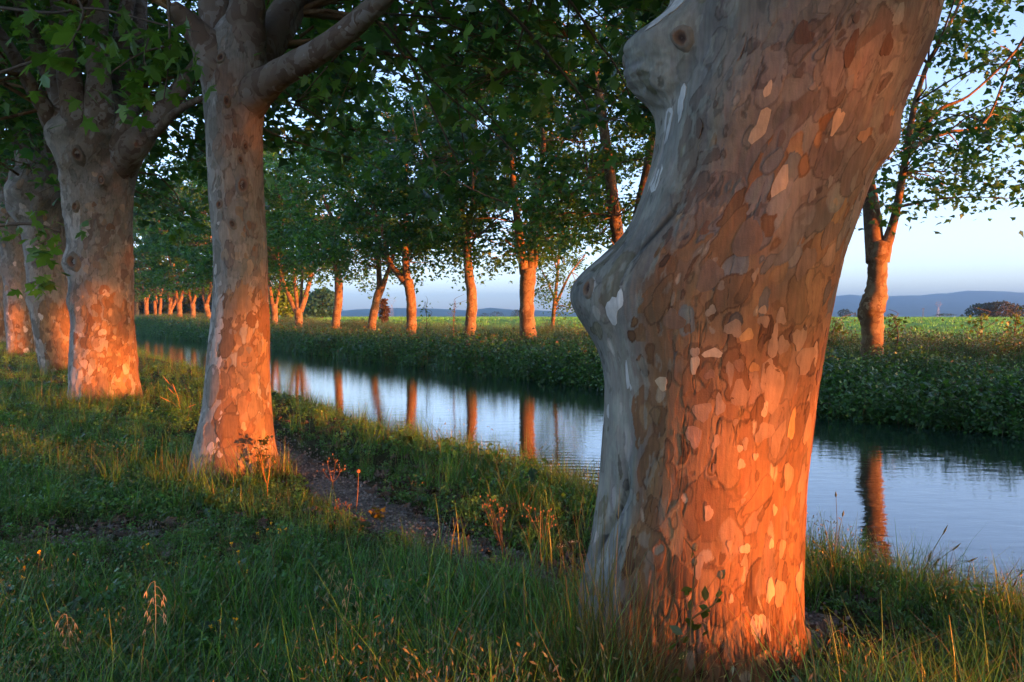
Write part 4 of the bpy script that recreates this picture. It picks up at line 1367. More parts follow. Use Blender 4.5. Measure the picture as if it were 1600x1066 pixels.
def blades(b, n, h, w, rng, pal, spread=.05, lean=.5, seg=3):
    """Tapered, bending blades of grass."""
    a = rng.uniform(0, 2 * np.pi, n)
    base = np.stack([rng.normal(size=n) * spread, rng.normal(size=n) * spread, np.full(n, -.02)], -1)
    H = h * rng.uniform(.45, 1.15, n)
    ln = lean * rng.uniform(.1, 1.2, n)
    d = np.stack([np.cos(a), np.sin(a), a * 0], -1)
    s = np.stack([-np.sin(a), np.cos(a), a * 0], -1)
    V = []
    for k in range(seg + 1):
        t = k / seg
        c = base + d * (ln * H * t ** 2)[:, None] + np.array([0, 0, 1]) * (H * (t - .18 * ln * t ** 2))[:, None]
        ww = w * (1 - t ** 1.5) * .5 + .0003
        V += [c - s * ww, c + s * ww]
    V = np.stack(V, 1)
    m = 2 * (seg + 1)
    F = np.concatenate([np.array([[2 * k, 2 * k + 1, 2 * k + 3, 2 * k + 2]]) for k in range(seg)])
    FF = (F[None] + (np.arange(n) * m)[:, None, None]).reshape(-1, 4)
    c = np.array(pal)[rng.integers(0, len(pal), n)] * rng.uniform(.75, 1.25, (n, 1))
    b.add(V.reshape(-1, 3), FF, np.repeat(c, m, 0))

G_GREEN = [(.066, .21, .028), (.084, .235, .032), (.05, .165, .028), (.105, .23, .034)]
G_DRY = [(.22, .17, .07), (.16, .13, .05), (.12, .12, .04)]
G_MIX = G_GREEN * 2 + [(.13, .12, .04)]
G_BLUE = [(.045, .14, .07), (.06, .16, .075), (.035, .12, .045)]

def clump(kind, seed):
    rng = np.random.default_rng(seed)
    b = MB()
    if kind == 'grass':
        blades(b, 26, .30, .0065, rng, G_MIX, .06, .75)
    elif kind == 'long':
        blades(b, 22, .48, .0065, rng, G_MIX + [(.14, .13, .045)], .06, .6, 4)
    elif kind == 'dry':
        blades(b, 9, .42, .004, rng, G_DRY, .05, .6, 4)
        blades(b, 10, .25, .006, rng, G_GREEN, .06, .7)
    elif kind == 'herb':
        n = 70
        P = np.stack([rng.normal(size=n) * .09, rng.normal(size=n) * .09, rng.uniform(.02, .2, n)], -1)
        leaf_cloud(b, P, .05, NARROW if seed % 2 else DIAM, rng, [(.08, .23, .048), (.058, .18, .048), (.10, .24, .048)])
        blades(b, 10, .2, .003, rng, G_GREEN, .07, .3)
    elif kind == 'broad':
        n = 16
        P = np.stack([rng.normal(size=n) * .06, rng.normal(size=n) * .06, rng.uniform(.02, .12, n)], -1)
        leaf_cloud(b, P, .13, DIAM, rng, [(.04, .10, .03), (.035, .085, .03)], .8, .1)
    elif kind == 'flower':
        blades(b, 8, .3, .003, rng, [(.06, .12, .03)], .05, .35)
        n = 7
        P = np.stack([rng.normal(size=n) * .07, rng.normal(size=n) * .07, rng.uniform(.2, .33, n)], -1)
        leaf_cloud(b, P[:3], .015, DIAM, rng, [(.75, .42, .02), (.7, .5, .03)], 1.5, 0)
    elif kind == 'oats':
        blades(b, 7, .42, .0028, rng, G_DRY + G_GREEN, .07, .5, 4)
        n = 26
        P = np.stack([rng.normal(size=n) * .12, rng.normal(size=n) * .12, rng.uniform(.22, .42, n)], -1)
        leaf_cloud(b, P, .024, NARROW, rng, [(.20, .20, .09), (.12, .16, .05), (.2, .16, .07)], .2, 1.5)
    elif kind == 'bramble':
        n = 190
        P = rng.normal(size=(n, 3)) * [.36, .36, .20] + [0, 0, .25]
        leaf_cloud(b, P, .105, MID, rng, [(.038, .13, .026), (.028, .095, .026), (.06, .15, .03), (.03, .11, .04)], .6, .3)
        blades(b, 12, .7, .01, rng, [(.05, .07, .025)], .2, .8, 4)
    elif kind == 'nettle':
        n = 240
        P = rng.normal(size=(n, 3)) * [.30, .30, .22] + [0, 0, .32]
        leaf_cloud(b, P, .07, DIAM, rng, [(.045, .15, .03), (.06, .17, .035), (.035, .12, .03)], .5, .5)
        blades(b, 10, .75, .009, rng, G_DRY + G_GREEN, .25, .6, 4)
    elif kind == 'bankgrass':
        blades(b, 60, .60, .012, rng, G_GREEN + G_BLUE + [(.13, .14, .05)], .24, .75, 4)
    elif kind == 'reed':
        blades(b, 34, .95, .016, rng, G_BLUE, .22, .45, 4)
        blades(b, 4, 1.05, .008, rng, G_DRY, .2, .3, 4)
    elif kind == 'weed':
        n = 120
        P = rng.normal(size=(n, 3)) * [.22, .22, .26] + [0, 0, .5]
        leaf_cloud(b, P, .075, DIAM, rng, [(.05, .13, .035), (.06, .14, .04), (.08, .10, .035), (.10, .08, .03)], .5, .3)
        blades(b, 16, 1.0, .008, rng, G_DRY + G_GREEN, .2, .4, 4)
    elif kind == 'crop':
        blades(b, 26, .55, .05, rng, [(.10, .34, .04), (.13, .36, .05), (.08, .28, .04)], .35, .5, 2)
    elif kind == 'sheaf':
        blades(b, 30, .62, .0065, rng, G_MIX + [(.2, .15, .05), (.16, .13, .04)], .07, .7, 5)
    name = {'herb': 'herb', 'broad': 'herb', 'bramble': 'bramble'}.get(kind, 'grass')
    return b.mesh(name, M['grass'], False)

def rows(P, rng, s0, s1, tilt=.12):
    n = len(P)
    rot = np.stack([rng.normal(size=n) * tilt, rng.normal(size=n) * tilt, rng.uniform(0, 6.28, n)], -1)
    s = rng.uniform(s0, s1, n)
    return rot, np.repeat(s[:, None], 3, 1)

TRUNKS = [(float(T.cx[10]), T.d, float(T.r[10])) for T in (T1, T2, T3, T4, T5)]

def keep_off(x, y, pad=.03):
    ok = np.ones(len(x), bool)
    for cx, cy, r in TRUNKS:
        ok &= np.hypot(x - cx, y - cy) > r + pad
    return ok

# near bank: grass, herbs and flowers
rng = np.random.default_rng(90)
def near_pts(n, d0, d1, px0=-150, px1=1750, pw=1.0):
    d = d0 * (d1 / d0) ** (rng.random(n) ** pw)
    px = rng.uniform(px0, px1, n)
    return (px - 800) / FPX * d, d
A = []
x, y = near_pts(24000, 2.6, 40)
u, v = uv(x, y)
pd = path_dist(x, y)
bare = np.hypot((x - BARE[0]) / 1.0, (y - BARE[1]) / .55)
edge = 5.75 + .35 * (vnoise(u * .8, 2.0, seed=9) - .5)
n1 = fbm(x * .8, y * .8, 0, 77, 3)
ok = (v < edge) & keep_off(x, y) & (pd > .12 + .25 * n1 + .2 * rng.random(len(x)) ** 2) & ((bare > .62) | (rng.random(len(x)) < .04))
litter_zone = (v > 3.2) & (v < 4.75) & (y < 13)
pxs0 = 800 + x / y * FPX
ok &= ~((pxs0 > 940) & (pxs0 < 1290) & (y < 3.75) & (rng.random(len(x)) < .93))
ok &= ~(litter_zone & (rng.random(len(x)) < .55))
x, y, v, n1, pd = x[ok], y[ok], v[ok], n1[ok], pd[ok]
q = np.clip(rng.random(len(x)) + .7 * (fbm(x * 1.4, y * 1.4, 0, 78, 3) - .5), 0, .999)
kinds = ['grass', 'grass', 'long', 'long', 'herb', 'herb', 'dry', 'broad', 'flower', 'oats', 'oats']
src = [clump(k, 500 + i) for i, k in enumerate(kinds)]
pick = np.select([q < .30 + .2 * (n1 - .5), q < .44, q < .82, q < .85, q < .91, q < .93], [rng.integers(0, 2, len(x)), rng.integers(2, 4, len(x)), rng.integers(4, 6, len(x)), 6, 7, 8], 9 + rng.integers(0, 2, len(x)))
bank = v > 4.6
pick = np.where(bank, np.where(q < .6, 2 + (q * 100).astype(int) % 2, pick), pick)
z = gz(x, y)
rot, scl = rows(x, rng, .55, 1.1, .16)
short = (.55 + .6 * sstep(.3, 1.6, pd)) * (.75 + .5 * n1)
pxs = 800 + x / y * FPX
short = short * np.where(bank, 1, .66 + .34 * sstep(380, 700, pxs + 160 * (n1 - .5)))
short = np.where(np.hypot((x - BARE[0]) / 1.5, (y - BARE[1] + .5) / 1.1) < 1, short * .55, short)
short = np.where(bank, .85, short)
scl *= 1.12 * short[:, None]
scatter('grass', np.c_[x, y, z], rot, scl, pick, src, None)

# longer, dry lit tufts round the trunk feet
PP, pk = [], []
for (cx, cy, r), n in zip(TRUNKS, (0, 46, 60, 40, 30)):
    a = rng.uniform(math.pi * .75, math.pi * 2.0, n) + math.pi * .0
    rr_ = r * rng.uniform(1.05, 1.9, n)
    PP += [(cx + math.cos(t) * k, cy + math.sin(t) * k) for t, k in zip(a, rr_)]
PP = np.array(PP)
rot, scl = rows(PP, rng, .6, 1.05, .2)
scatter('tall_grass', np.c_[PP, gz(PP[:, 0], PP[:, 1])], rot, scl, rng.integers(0, 3, len(PP)), [clump('dry', 520), clump('long', 521), clump('long', 522)])

# gravel and fallen leaves on the path
st = []
for k in range(4):
    rr_ = np.random.default_rng(600 + k)
    b = MB()
    V, F = tube([[0, 0, -.5], [0, 0, -.2], [0, 0, .25], [0, 0, .45]], [.35, .55, .48, .2], 6, 4)
    V = V * rr_.uniform(.7, 1.2, 3) + rr_.normal(size=V.shape) * .05
    b.add(V, F, [(.17, .15, .12), (.11, .10, .08), (.26, .24, .2), (.13, .11, .09)][k])
    st.append(b.mesh('pebble', M['stone'], False))
n = 5200
t = rng.random(n) * (len(PATH) - 1)
i = t.astype(int)
f = (t - i)[:, None]
XY = PATH[i] * (1 - f) + PATH[np.minimum(i + 1, len(PATH) - 1)] * f + rng.normal(size=(n, 2)) * .22
XY[:600] = BARE + rng.normal(size=(600, 2)) * [.55, .22]
rot, scl = rows(XY, rng, .008, .026, .5)
scatter('gravel', np.c_[XY, gz(XY[:, 0], XY[:, 1]) + .014], rot, scl, rng.integers(0, 4, n), st)
lf = []
for k in range(4):
    rr_ = np.random.default_rng(620 + k)
    b = MB()
    P_, F_ = LOBED
    P_ = P_ + rr_.normal(size=P_.shape) * .05 - [0, .45]
    b.add(np.c_[P_, .25 * np.abs(P_[:, 0]) + rr_.normal(size=len(P_)) * .08], F_, [(.11, .075, .05), (.08, .055, .035), (.14, .11, .08), (.11, .10, .08)][k])
    lf.append(b.mesh('dead_leaf', M['litter'], False))
x, y = near_pts(5200, 3.0, 13, 380, 1750)
u, v = uv(x, y)
ok = (v > 2.9) & (v < 4.9 - .3 * rng.random(len(x))) & keep_off(x, y) & (fbm(x * 1.1, y * 1.1, 0, 55, 3) > .40)
x, y = x[ok], y[ok]
x2, y2 = BARE[0] + rng.normal(size=260) * .9, BARE[1] + rng.normal(size=260) * .45
x, y = np.r_[x, x2], np.r_[y, y2]
rot, scl = rows(x, rng, .05, .12, .35)
scatter('leaf_litter', np.c_[x, y, gz(x, y) + .02], rot, scl, rng.integers(0, 4, len(x)), lf)

# far bank: brambles down to the water, tall grass and weeds behind them, crops in the field
rng = np.random.default_rng(91)
def bank_pts(n, u0, u1, v0, v1, pw=1.0):
    t = rng.random(n) ** pw
    u = u0 + (u1 - u0) * t
    v = rng.uniform(v0, v1, n)
    x, y = xy(u, v)
    return x, y, u, v
x, y, u, v = bank_pts(5200, -12, 150, 15.55, 20.2, 1.5)
rot, scl = rows(x, rng, .75, 1.25, .15)
scl *= np.interp(v, [15.5, 16.5, 17.6, 18.6, 20.2], [.7, .85, .75, .5, .45])[:, None]
scl *= (1 + .012 * np.clip(y, 0, 80))[:, None] * (.75 + .5 * fbm(u * .3, v * .5, 0, 14, 3))[:, None]
scatter('brambles', np.c_[x, y, np.maximum(gz(x, y), -.5) - .04], rot, scl, np.where(rng.random(len(x)) + .5 * (fbm(u * .25, v * .6, 0, 44, 3) - .5) < np.interp(y, [20, 34], [.16, .66]), rng.integers(5, 10, len(x)), rng.integers(0, 5, len(x))), [clump('bramble', 530 + k) for k in range(3)] + [clump('nettle', 533), clump('nettle', 534), clump('weed', 545), clump('bankgrass', 546), clump('bankgrass', 547), clump('bankgrass', 548), clump('reed', 549)])
x, y, u, v = bank_pts(10500, -62, 160, 19.6, 27.8, 1.1)
w = fbm(u * .12, v * .3, 0, 15, 3)
near_right = u < 10
pick = np.where(w + .25 * (rng.random(len(x)) - .5) > np.where(near_right, .84, .58), 3 + rng.integers(0, 2, len(x)), rng.integers(0, 3, len(x)))
rot, scl = rows(x, rng, .6, 1.05, .1)
scl *= (np.where(u < -5, 1.35, np.where(near_right, .9, .98)) * np.interp(v, [19.6, 21, 22.5], [.4, .55, 1]))[:, None] * (.7 + .6 * fbm(u * .5, v * .5, 0, 16, 3))[:, None]  # made taller out of view to shade the feet of the far trunks
scatter('tall_grass', np.c_[x, y, gz(x, y) - .03], rot, scl, pick, [clump('reed', 540), clump('reed', 541), clump('reed', 542), clump('weed', 543), clump('weed', 544)])
x, y, u, v = bank_pts(15000, -40, 330, 28, 200, 1.0)
v = np.round(v / 1.6) * 1.6 + rng.normal(size=len(v)) * .12
x, y = xy(u, v)
rot, scl = rows(x, rng, .35, .6, .1)
scl *= (.8 + .004 * np.hypot(x, y))[:, None] * [1.6, 1.6, 1]
scatter('crops', np.c_[x, y, FZ(x, y)], rot, scl, rng.integers(0, 3, len(x)), [clump('crop', 550 + k) for k in range(3)])

x, y, u, v = bank_pts(150, -12, -2.5, .8, 3.5)  # bramble band added out of view to shade the near grass
rot, scl = rows(x, rng, .85, 1.3, .15)
scatter('unseen_shade_brambles', np.c_[x, y, gz(x, y) - .05], rot, scl, rng.integers(0, 2, len(x)), [clump('bramble', 560), clump('bramble', 561)])

# ------------------------------------------------------------------ single plants one can point at
def stem_tube(b, pts, r, c, sides=5):
    V, F = tube(pts, np.linspace(r, r * .4, len(pts)), sides)
    b.add(V, F, c)

def plant_root(name, label, cat, px, py, d=None, group=None):
    if d is None:
        p = on_ground(px, py)
    else:
        p = W(px, py, d)
    p[2] = float(gz(p[0], p[1]))
    return empty(name, p, label, cat, group), p

def wild_oat(label, px, py, top, dx, seed, col=(.34, .30, .17)):
    rg_ = np.random.default_rng(seed)
    root, p = plant_root('wild_oat', label, 'grass stalk', px, py, group='wild oat stalks in the grass')
    d = p[1]
    tp = W(px + dx, top, d)
    b = MB()
    mid = (p + tp) / 2 + [rg_.normal() * .02, 0, .02]
    stem_tube(b, [p - [0, 0, .03], mid, tp], .0028, np.array(col) * .8)
    b.build('stem', M['dry'], root)
    H = tp[2] - p[2]
    for k in range(9):
        t = .66 + .34 * k / 8
        q = p * (1 - t) + tp * t
        s = 1 if k % 2 else -1
        e = q + [s * rg_.uniform(.01, .045), rg_.normal() * .015, -.02 - rg_.uniform(0, .03)]
        b = MB()
        stem_tube(b, [q, (q + e) / 2 + [0, 0, .012], e], .001, col, 3)
        g = e + [s * .006, 0, -.026]
        for w_ in (-.5, .5):
            V, F = tube([e, (e + g) / 2 + [w_ * .008, 0, 0], g + [w_ * .014, 0, -.006]], [.0010, .0028, .0005], 4, 5)
            b.add(V, F, col)
        b.build('spikelet', M['dry'], root)

OATS = [('tall pale wild oat with drooping spikelets, standing alone before the dark grass', 524, 1085, 905, 26, (.42, .36, .2)),
        ('bleached wild oat leaning over the yellow flowered weeds', 236, 1090, 908, 6, (.5, .46, .32)),
        ('pale broken wild oat bending over the herbs at the picture corner', 132, 1095, 960, -28, (.42, .40, .26)),
        ('short golden oat stalk at the foot of the big trunk, on its shaded path side', 1318, 1075, 985, -6, (.5, .36, .12)),
        ('short golden oat stalk farther from the big trunk, above fallen leaves', 1400, 1075, 1020, 10, (.5, .38, .14)),
        ('thin reddish oat stalk just past the big trunk', 1262, 1075, 1025, 4, (.45, .28, .1)),
        ('curved pale grass head hanging beside the dry weeds', 500, 1000, 880, 24, (.36, .34, .2))]
for k, a in enumerate(OATS):
    wild_oat(a[0], a[1], a[2], a[3], a[4], 700 + k, a[5])

def seed_grass(label, px, py, d, tops, seed, col=(.16, .15, .08), head=.07):
    rg_ = np.random.default_rng(seed)
    root, p = plant_root('seed_grass', label, 'grass', px, py, d, 'seeding grasses at the water edge')
    for tx, ty in tops:
        tp = W(tx, ty, d + rg_.normal() * .1)
        b = MB()
        m = (p + tp) / 2 + [(p[0] - tp[0]) * .22, 0, .05]
        stem_tube(b, [p + [rg_.normal() * .04, 0, -.03], m, tp], .003, col)
        b.build('stem', M['dry'], root)
        dr = (tp - m) / np.linalg.norm(tp - m)
        b = MB()
        V, F = tube([tp - dr * head, tp - dr * head * .5, tp + dr * .01], [.002, .007, .001], 5, 7)
        b.add(V, F, np.array(col) * 1.1)
        b.build('seed_head', M['dry'], root)
    b = MB()
    blades(b, 26, .55, .008, rg_, G_GREEN, .12, .7, 4)
    b.V = [q + p for q in b.V]
    b.build('blades', M['grass'], root, False)

seed_grass('arching seed grass against the blue reflection of the sky', 1440, 950, 5.3, [(1480, 822), (1500, 850), (1526, 872), (1488, 888), (1455, 862), (1468, 872)], 711)
seed_grass('seed grass bending from the bank close to the far corner of the water', 1560, 985, 5.0, [(1589, 905), (1570, 930), (1600, 890)], 712)
seed_grass('fine grass arching over the water right beside the big trunk', 1300, 960, 4.9, [(1306, 770), (1318, 800), (1290, 830), (1270, 845), (1330, 860)], 713, (.09, .12, .04), .03)
seed_grass('loose grass heads in front of the rippled water', 700, 740, 11.0, [(660, 690), (684, 668), (712, 664), (700, 700), (744, 676), (765, 690), (640, 700)], 714, (.08, .09, .05))
seed_grass('thin upright seed grass beside the reflected orange trunk', 800, 772, 9.4, [(806, 712), (820, 730), (838, 714), (760, 705)], 715, (.10, .11, .05))
seed_grass('grass fan of dry reddish heads between the thick burred trunk and the straight one', 285, 672, 12.6, [(255, 588), (262, 605), (250, 620), (278, 630), (305, 632), (270, 600)], 716, (.36, .2, .09), .16)
seed_grass('green seed grass against the lower water behind the straight trunk', 470, 690, 11, [(492, 678), (505, 674), (452, 676), (530, 668)], 717, (.12, .16, .06))
seed_grass('dark grass tuft on the bank edge before the big trunk', 880, 830, 7.2, [(866, 745), (878, 768), (890, 757), (905, 775), (915, 790)], 718, (.06, .10, .03), .03)

def tuft(label, px, py, d, n, h, seed, pal, spread=.08, lean=.55, w=.0055):
    rg_ = np.random.default_rng(seed)
    root, p = plant_root('grass_tuft', label, 'grass', px, py, d, 'long grass tufts at the big trunk')
    for part, m, pl in (('blades', n, pal), ('dry_blades', n // 3, G_DRY)):
        b = MB()
        blades(b, m, h, w if part == 'blades' else w * .7, rg_, pl, spread, lean, 5)
        b.V = [q + p for q in b.V]
        tag(b.build(part, M['grass'] if part == 'blades' else M['dry'], root, False), kind='stuff')

GT = [(.06, .10, .018), (.09, .11, .02), (.12, .11, .03), (.045, .09, .015)]
tuft('dense long grass tuft leaning against the root of the big trunk', 968, 1040, 3.02, 170, .78, 721, GT, .10)
tuft('long thin grass tuft standing up along the pale edge of the big trunk', 940, 985, 3.2, 100, 1.0, 722, GT, .09, .4)
tuft('golden grass tuft a step out from the big trunk root', 880, 1060, 3.1, 150, .66, 723, GT, .13, .8)
tuft('sprawling dry grass tuft at the picture foot, two steps out from the big trunk', 770, 1085, 3.1, 120, .46, 724, GT, .15, .9)
tuft('loose grass tuft among herbs, farthest from the big trunk root', 640, 1090, 3.2, 90, .42, 725, GT, .15, .8)
tuft('coarse green blades standing on the far side of the path', 845, 905, 5.3, 26, .42, 726, G_GREEN, .08, .6, .010)
tuft('upright coarse green blades between path and dry weeds', 700, 878, 5.5, 18, .46, 727, G_GREEN, .10, .5, .010)

def dry_weed(label, px, py, ytop, seed, col=(.22, .14, .07), wide=.16, n=9, d=None):
    rg_ = np.random.default_rng(seed)
    root, p = plant_root('dry_weed', label, 'weed', px, py, d, 'dry weeds along the path')
    H = W(px, ytop, p[1])[2] - p[2]
    st_, hd = MB(), MB()
    for k in range(n):
        a = rg_.uniform(0, 6.28)
        f = rg_.uniform(.55, 1.0)
        tp = p + [math.cos(a) * wide * f, math.sin(a) * wide * f, H * rg_.uniform(.6, 1.05)]
        m = p * .5 + tp * .5 + [0, 0, H * .08]
        stem_tube(st_, [p + [0, 0, -.03], p + [0, 0, H * .25], m, tp], .003, col, 4)
        for q in range(3):
            e = tp + rg_.normal(size=3) * [.03, .03, .025]
            stem_tube(st_, [m * .3 + tp * .7, e], .0015, col, 3)
            V, F = tube([e, e + [0, 0, .009], e + [0, 0, .016]], [.003, .007, .002], 6, 4)
            hd.add(V, F, np.array(col) * 1.25)
    st_.build('stem', M['dry'], root)
    hd.build('seed_head', M['dry'], root)

dry_weed('dry orange branching weed where the leaf litter meets the path', 785, 880, 790, 731)
dry_weed('reddish dry weed with small orange heads at the start of the gravel', 520, 775, 718, 732, (.20, .12, .06), .12, 6)
dry_weed('short red stemmed weed beside the gravel path', 535, 815, 785, 733, (.22, .10, .05), .06, 5)
dry_weed('dry weed against the lit foot of the straight trunk', 418, 790, 695, 734, (.34, .2, .06), .10, 7)
dry_weed('brown weed on the bank between litter and the big trunk', 850, 860, 800, 735, (.26, .16, .08), .2, 7)

def ball_stalk(label, px, py, ytop, seed):
    root, p = plant_root('seed_stalk', label, 'weed', px, py)
    tp = W(px + 4, ytop, p[1])
    b = MB()
    stem_tube(b, [p, (p + tp) / 2 + [.006, 0, 0], tp], .004, (.36, .2, .07))
    b.build('stem', M['dry'], root)
    b = MB()
    V, F = tube([tp + [0, 0, -.012], tp + [0, 0, -.005], tp + [0, 0, .01], tp + [0, 0, .018]], [.004, .016, .016, .006], 8, 7, .2, seed)
    b.add(V, F, (.5, .2, .09))
    b.build('seed_head', M['dry'], root)
ball_stalk('single straight stalk with a round orange head on the gravel path', 556, 805, 737, 5)

def yellow_weed(label, px, py, tops, seed):
    rg_ = np.random.default_rng(seed)
    root, p = plant_root('yellow_flower', label, 'flower', px, py, group='yellow flower stalks in the grass')
    for tx, ty in tops:
        tp = W(tx, ty, p[1])
        b = MB()
        stem_tube(b, [p + [0, 0, -.02], (p + tp) / 2 + [(p[0] - tp[0]) * .2, 0, .03], tp], .0028, (.14, .15, .04), 4)
        b.build('stem', M['dry'], root)
        b = MB()
        V, F = tube([tp, tp + [0, 0, .008], tp + [0, 0, .02]], [.003, .006, .0045], 6, 4)
        b.add(V, F, (.18, .16, .05))
        leaf_cloud(b, np.repeat((tp + [0, 0, .02])[None], 7, 0), .013, DIAM, rg_, [(.85, .5, .03)], .6, -.8)
        b.build('flower_head', M['dry'], root, False)
yellow_weed('tall yellow flower stalks rising from grass short of the straight trunk', 432, 900, [(403, 838), (417, 832), (424, 822), (437, 836)], 741)
yellow_weed('curving yellow flower stalk beside the tall cluster', 462, 905, [(447, 832), (437, 832)], 742)
yellow_weed('yellow flowers among the herbs at the picture foot', 368, 1060, [(343, 976), (367, 974), (370, 990), (330, 985)], 743)
yellow_weed('yellow flower pair above the bare patch edge', 232, 905, [(224, 860), (230, 856), (265, 885)], 744)
yellow_weed('yellow flowers low in the grass near the corner of the near bank', 55, 980, [(38, 892), (36, 908), (62, 868), (50, 940)], 745)
yellow_weed('yellow flowers past the bare patch, among leaf litter', 300, 920, [(290, 890), (276, 885), (320, 874)], 746)
yellow_weed('yellow flowers in the shade of tall oats', 395, 985, [(374, 884), (372, 868), (362, 855), (386, 898)], 747)

def umbel(label, px, py, tx, ty, seed):
    rg_ = np.random.default_rng(seed)
    root, p = plant_root('white_umbel', label, 'flower', px, py, group='white flower heads by the path')
    tp = W(tx, ty, p[1])
    b = MB()
    stem_tube(b, [p, (p + tp) / 2 + [.01, 0, .02], tp + [0, 0, -.02]], .003, (.1, .13, .04), 4)
    for k in range(9):
        a = k * .7
        stem_tube(b, [tp + [0, 0, -.02], tp + [math.cos(a) * .028, math.sin(a) * .028, .002]], .001, (.1, .13, .04), 3)
    b.build('stem', M['dry'], root)
    b = MB()
    P_ = tp + rg_.normal(size=(46, 3)) * [.017, .017, .003]
    leaf_cloud(b, P_, .007, DIAM, rg_, [(.55, .58, .45), (.5, .52, .4)], 1.5, 0)
    b.build('flower_head', M['dry'], root, False)
umbel('white flat flower head nearest the pale edge of the big trunk', 890, 925, 895, 846, 751)
umbel('white flat flower head lower down beside the taller one', 872, 925, 875, 853, 752)

def climber(label, d, stems, leaves_, pods):
    root, p = plant_root('climbing_weed', label, 'weed', stems[0][0][0], 1100, d)
    b = MB()
    for s_ in stems:
        stem_tube(b, [W(x_, y_, d) for x_, y_ in s_], .004, (.09, .08, .035), 5)
    b.build('stem', M['dry'], root)
    lm = []
    for k in range(3):
        bb = MB()
        P_ = np.array([(0, 0), (.22, .3), (.24, .55), (0, 1), (-.24, .55), (-.22, .3)])
        bb.add(np.c_[P_, -.3 * np.abs(P_[:, 0]) - .2 * P_[:, 1] ** 2], np.array([[0, i, i + 1] for i in range(1, 5)]), (.035 + .01 * k, .085, .02))
        lm.append(bb.mesh('leaf', M['leaf'], False))
    rr_ = random.Random(3)
    for x_, y_, ang in leaves_:
        q = W(x_, y_, d)
        link_mesh('leaf', lm[rr_.randrange(3)], tuple(q - np.array(root.location)), (math.radians(60), math.radians(ang), rr_.uniform(-.5, .5)), (rr_.uniform(.045, .065),) * 3, root)
    for x_, y_ in pods:
        q = W(x_, y_, d)
        b = MB()
        V, F = tube([q + [0, 0, -.012], q, q + [0, 0, .014], q + [0, 0, .02]], [.003, .012, .009, .003], 8, 8)
        b.add(V, F, (.28, .17, .08))
        b.build('bud', M['dry'], root)

climber('thin climbing weed with narrow leaves and round buds against the orange bark', 2.95,
        [[(1062, 1110), (1068, 1040), (1078, 985), (1082, 930), (1086, 885), (1082, 860), (1068, 840)], [(1080, 968), (1098, 955), (1115, 945), (1124, 925), (1126, 895)], [(1078, 985), (1070, 995), (1062, 1010)]],
        [(1070, 925, 130), (1082, 920, -120), (1072, 965, 160), (1078, 955, 20), (1102, 940, 10), (1104, 955, -170), (1118, 930, 100), (1126, 935, -150), (1110, 955, -90), (1074, 975, 120), (1064, 1000, 110), (1068, 992, -60),
         (1096, 975, -160), (1106, 985, 180), (1054, 1045, 150), (1066, 1060, -140), (1048, 1060, 120), (1088, 975, 190), (1060, 1030, 60), (1054, 1005, 170), (1126, 905, 60), (1080, 868, 100)],
        [(1086, 857), (1085, 880), (1125, 900)])

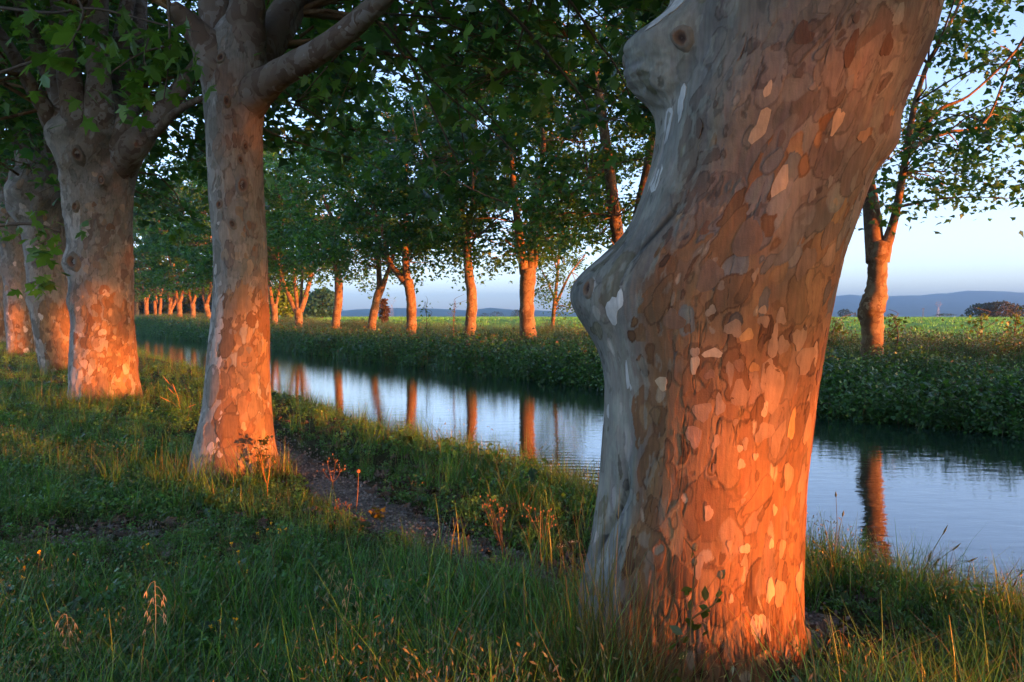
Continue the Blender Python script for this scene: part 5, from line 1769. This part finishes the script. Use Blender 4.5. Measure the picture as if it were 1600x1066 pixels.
def bush(label, px, py, ytop, wpx, seed, pal, n=220, size=.035, name='bush', d=None):
    rg_ = np.random.default_rng(seed)
    root, p = plant_root(name, label, 'bush', px, py, d)
    H = W(px, ytop, p[1])[2] - p[2]
    R = wpx / 2 / FPX * p[1]
    b = MB()
    for k in range(8):
        tp = p + [rg_.normal() * R * .6, rg_.normal() * R * .4, H * rg_.uniform(.6, 1)]
        stem_tube(b, [p + [0, 0, -.02], (p + tp) / 2 + [0, 0, .04], tp], .004, (.1, .08, .04), 4)
    b.build('stem', M['dry'], root)
    b = MB()
    P_ = p + np.stack([rg_.normal(size=n) * R * .5, rg_.normal(size=n) * R * .4, H * rg_.uniform(.15, 1.05, n)], -1)
    leaf_cloud(b, P_, size, MID, rg_, pal)
    tag(b.build('foliage', M['leaf'], root, smooth=False), kind='stuff')
bush('dark leafy shoot climbing the glowing foot of the straight trunk', 412, 762, 682, 26, 761, [(.05, .07, .015), (.06, .08, .02)], 90, .045)
bush('low twiggy shrub crossing the lit foot of the thick burred trunk', 140, 632, 585, 70, 762, [(.05, .07, .02), (.10, .07, .02)], 130, .07)
bush('bright green herb cushion out from the big trunk root', 770, 985, 955, 70, 763, [(.05, .12, .02), (.04, .10, .02)], 260, .022)
bush('small bright shrublet on the bank before the blue water', 1530, 1050, 1030, 60, 764, [(.05, .12, .02), (.06, .13, .02)], 200, .03)
bush('yellowing leafy seedling on the gravel path', 588, 815, 795, 40, 765, [(.14, .13, .02), (.08, .11, .02)], 26, .05)

o = link_mesh('fallen_leaf', lf[3], tuple(np.r_[on_ground(1276, 1012)[:2], 0.09]), (.3, .2, 1.0), (.17,) * 3)
tag(o, 'large grey green fallen plane leaf lying beside the foot of the big trunk', 'leaf')
for nm, x0, y0, x1, y1 in (('bleached bare stick lying along the waterline under the brambles', 1262, 632, 1330, 641), ):
    b = MB()
    p, q = W(x0, y0, 18.2), W(x1, y1, 17.6)
    V, F = tube([p, (p + q) / 2 + [0, 0, .08], q], [.03, .022, .01], 6)
    b.add(V, F)
    root = empty('stick', p, nm, 'stick')
    b.build('shaft', M['twig'], root)

# ------------------------------------------------------------------ evening haze over the plain
t = NT('evening_haze')
pv = t.new('ShaderNodeVolumePrincipled')
pv.inputs['Color'].default_value = (.44, .73, 1.0, 1)
pv.inputs['Density'].default_value = 3.0e-4
pv.inputs['Anisotropy'].default_value = .8
t.l.new(pv.outputs[0], t.out.inputs['Volume'])
b = MB()
x0, x1, y0, y1, z0, z1 = -7500, 9500, -160, 6600, -7.0, 190.0
b.add([(x0, y0, z0), (x1, y0, z0), (x1, y1, z0), (x0, y1, z0), (x0, y0, z1), (x1, y0, z1), (x1, y1, z1), (x0, y1, z1)],
      np.array([[0, 3, 2, 1], [4, 5, 6, 7], [0, 1, 5, 4], [1, 2, 6, 5], [2, 3, 7, 6], [3, 0, 4, 7]]))
tag(b.build('haze', t.m, smooth=False), kind='stuff')
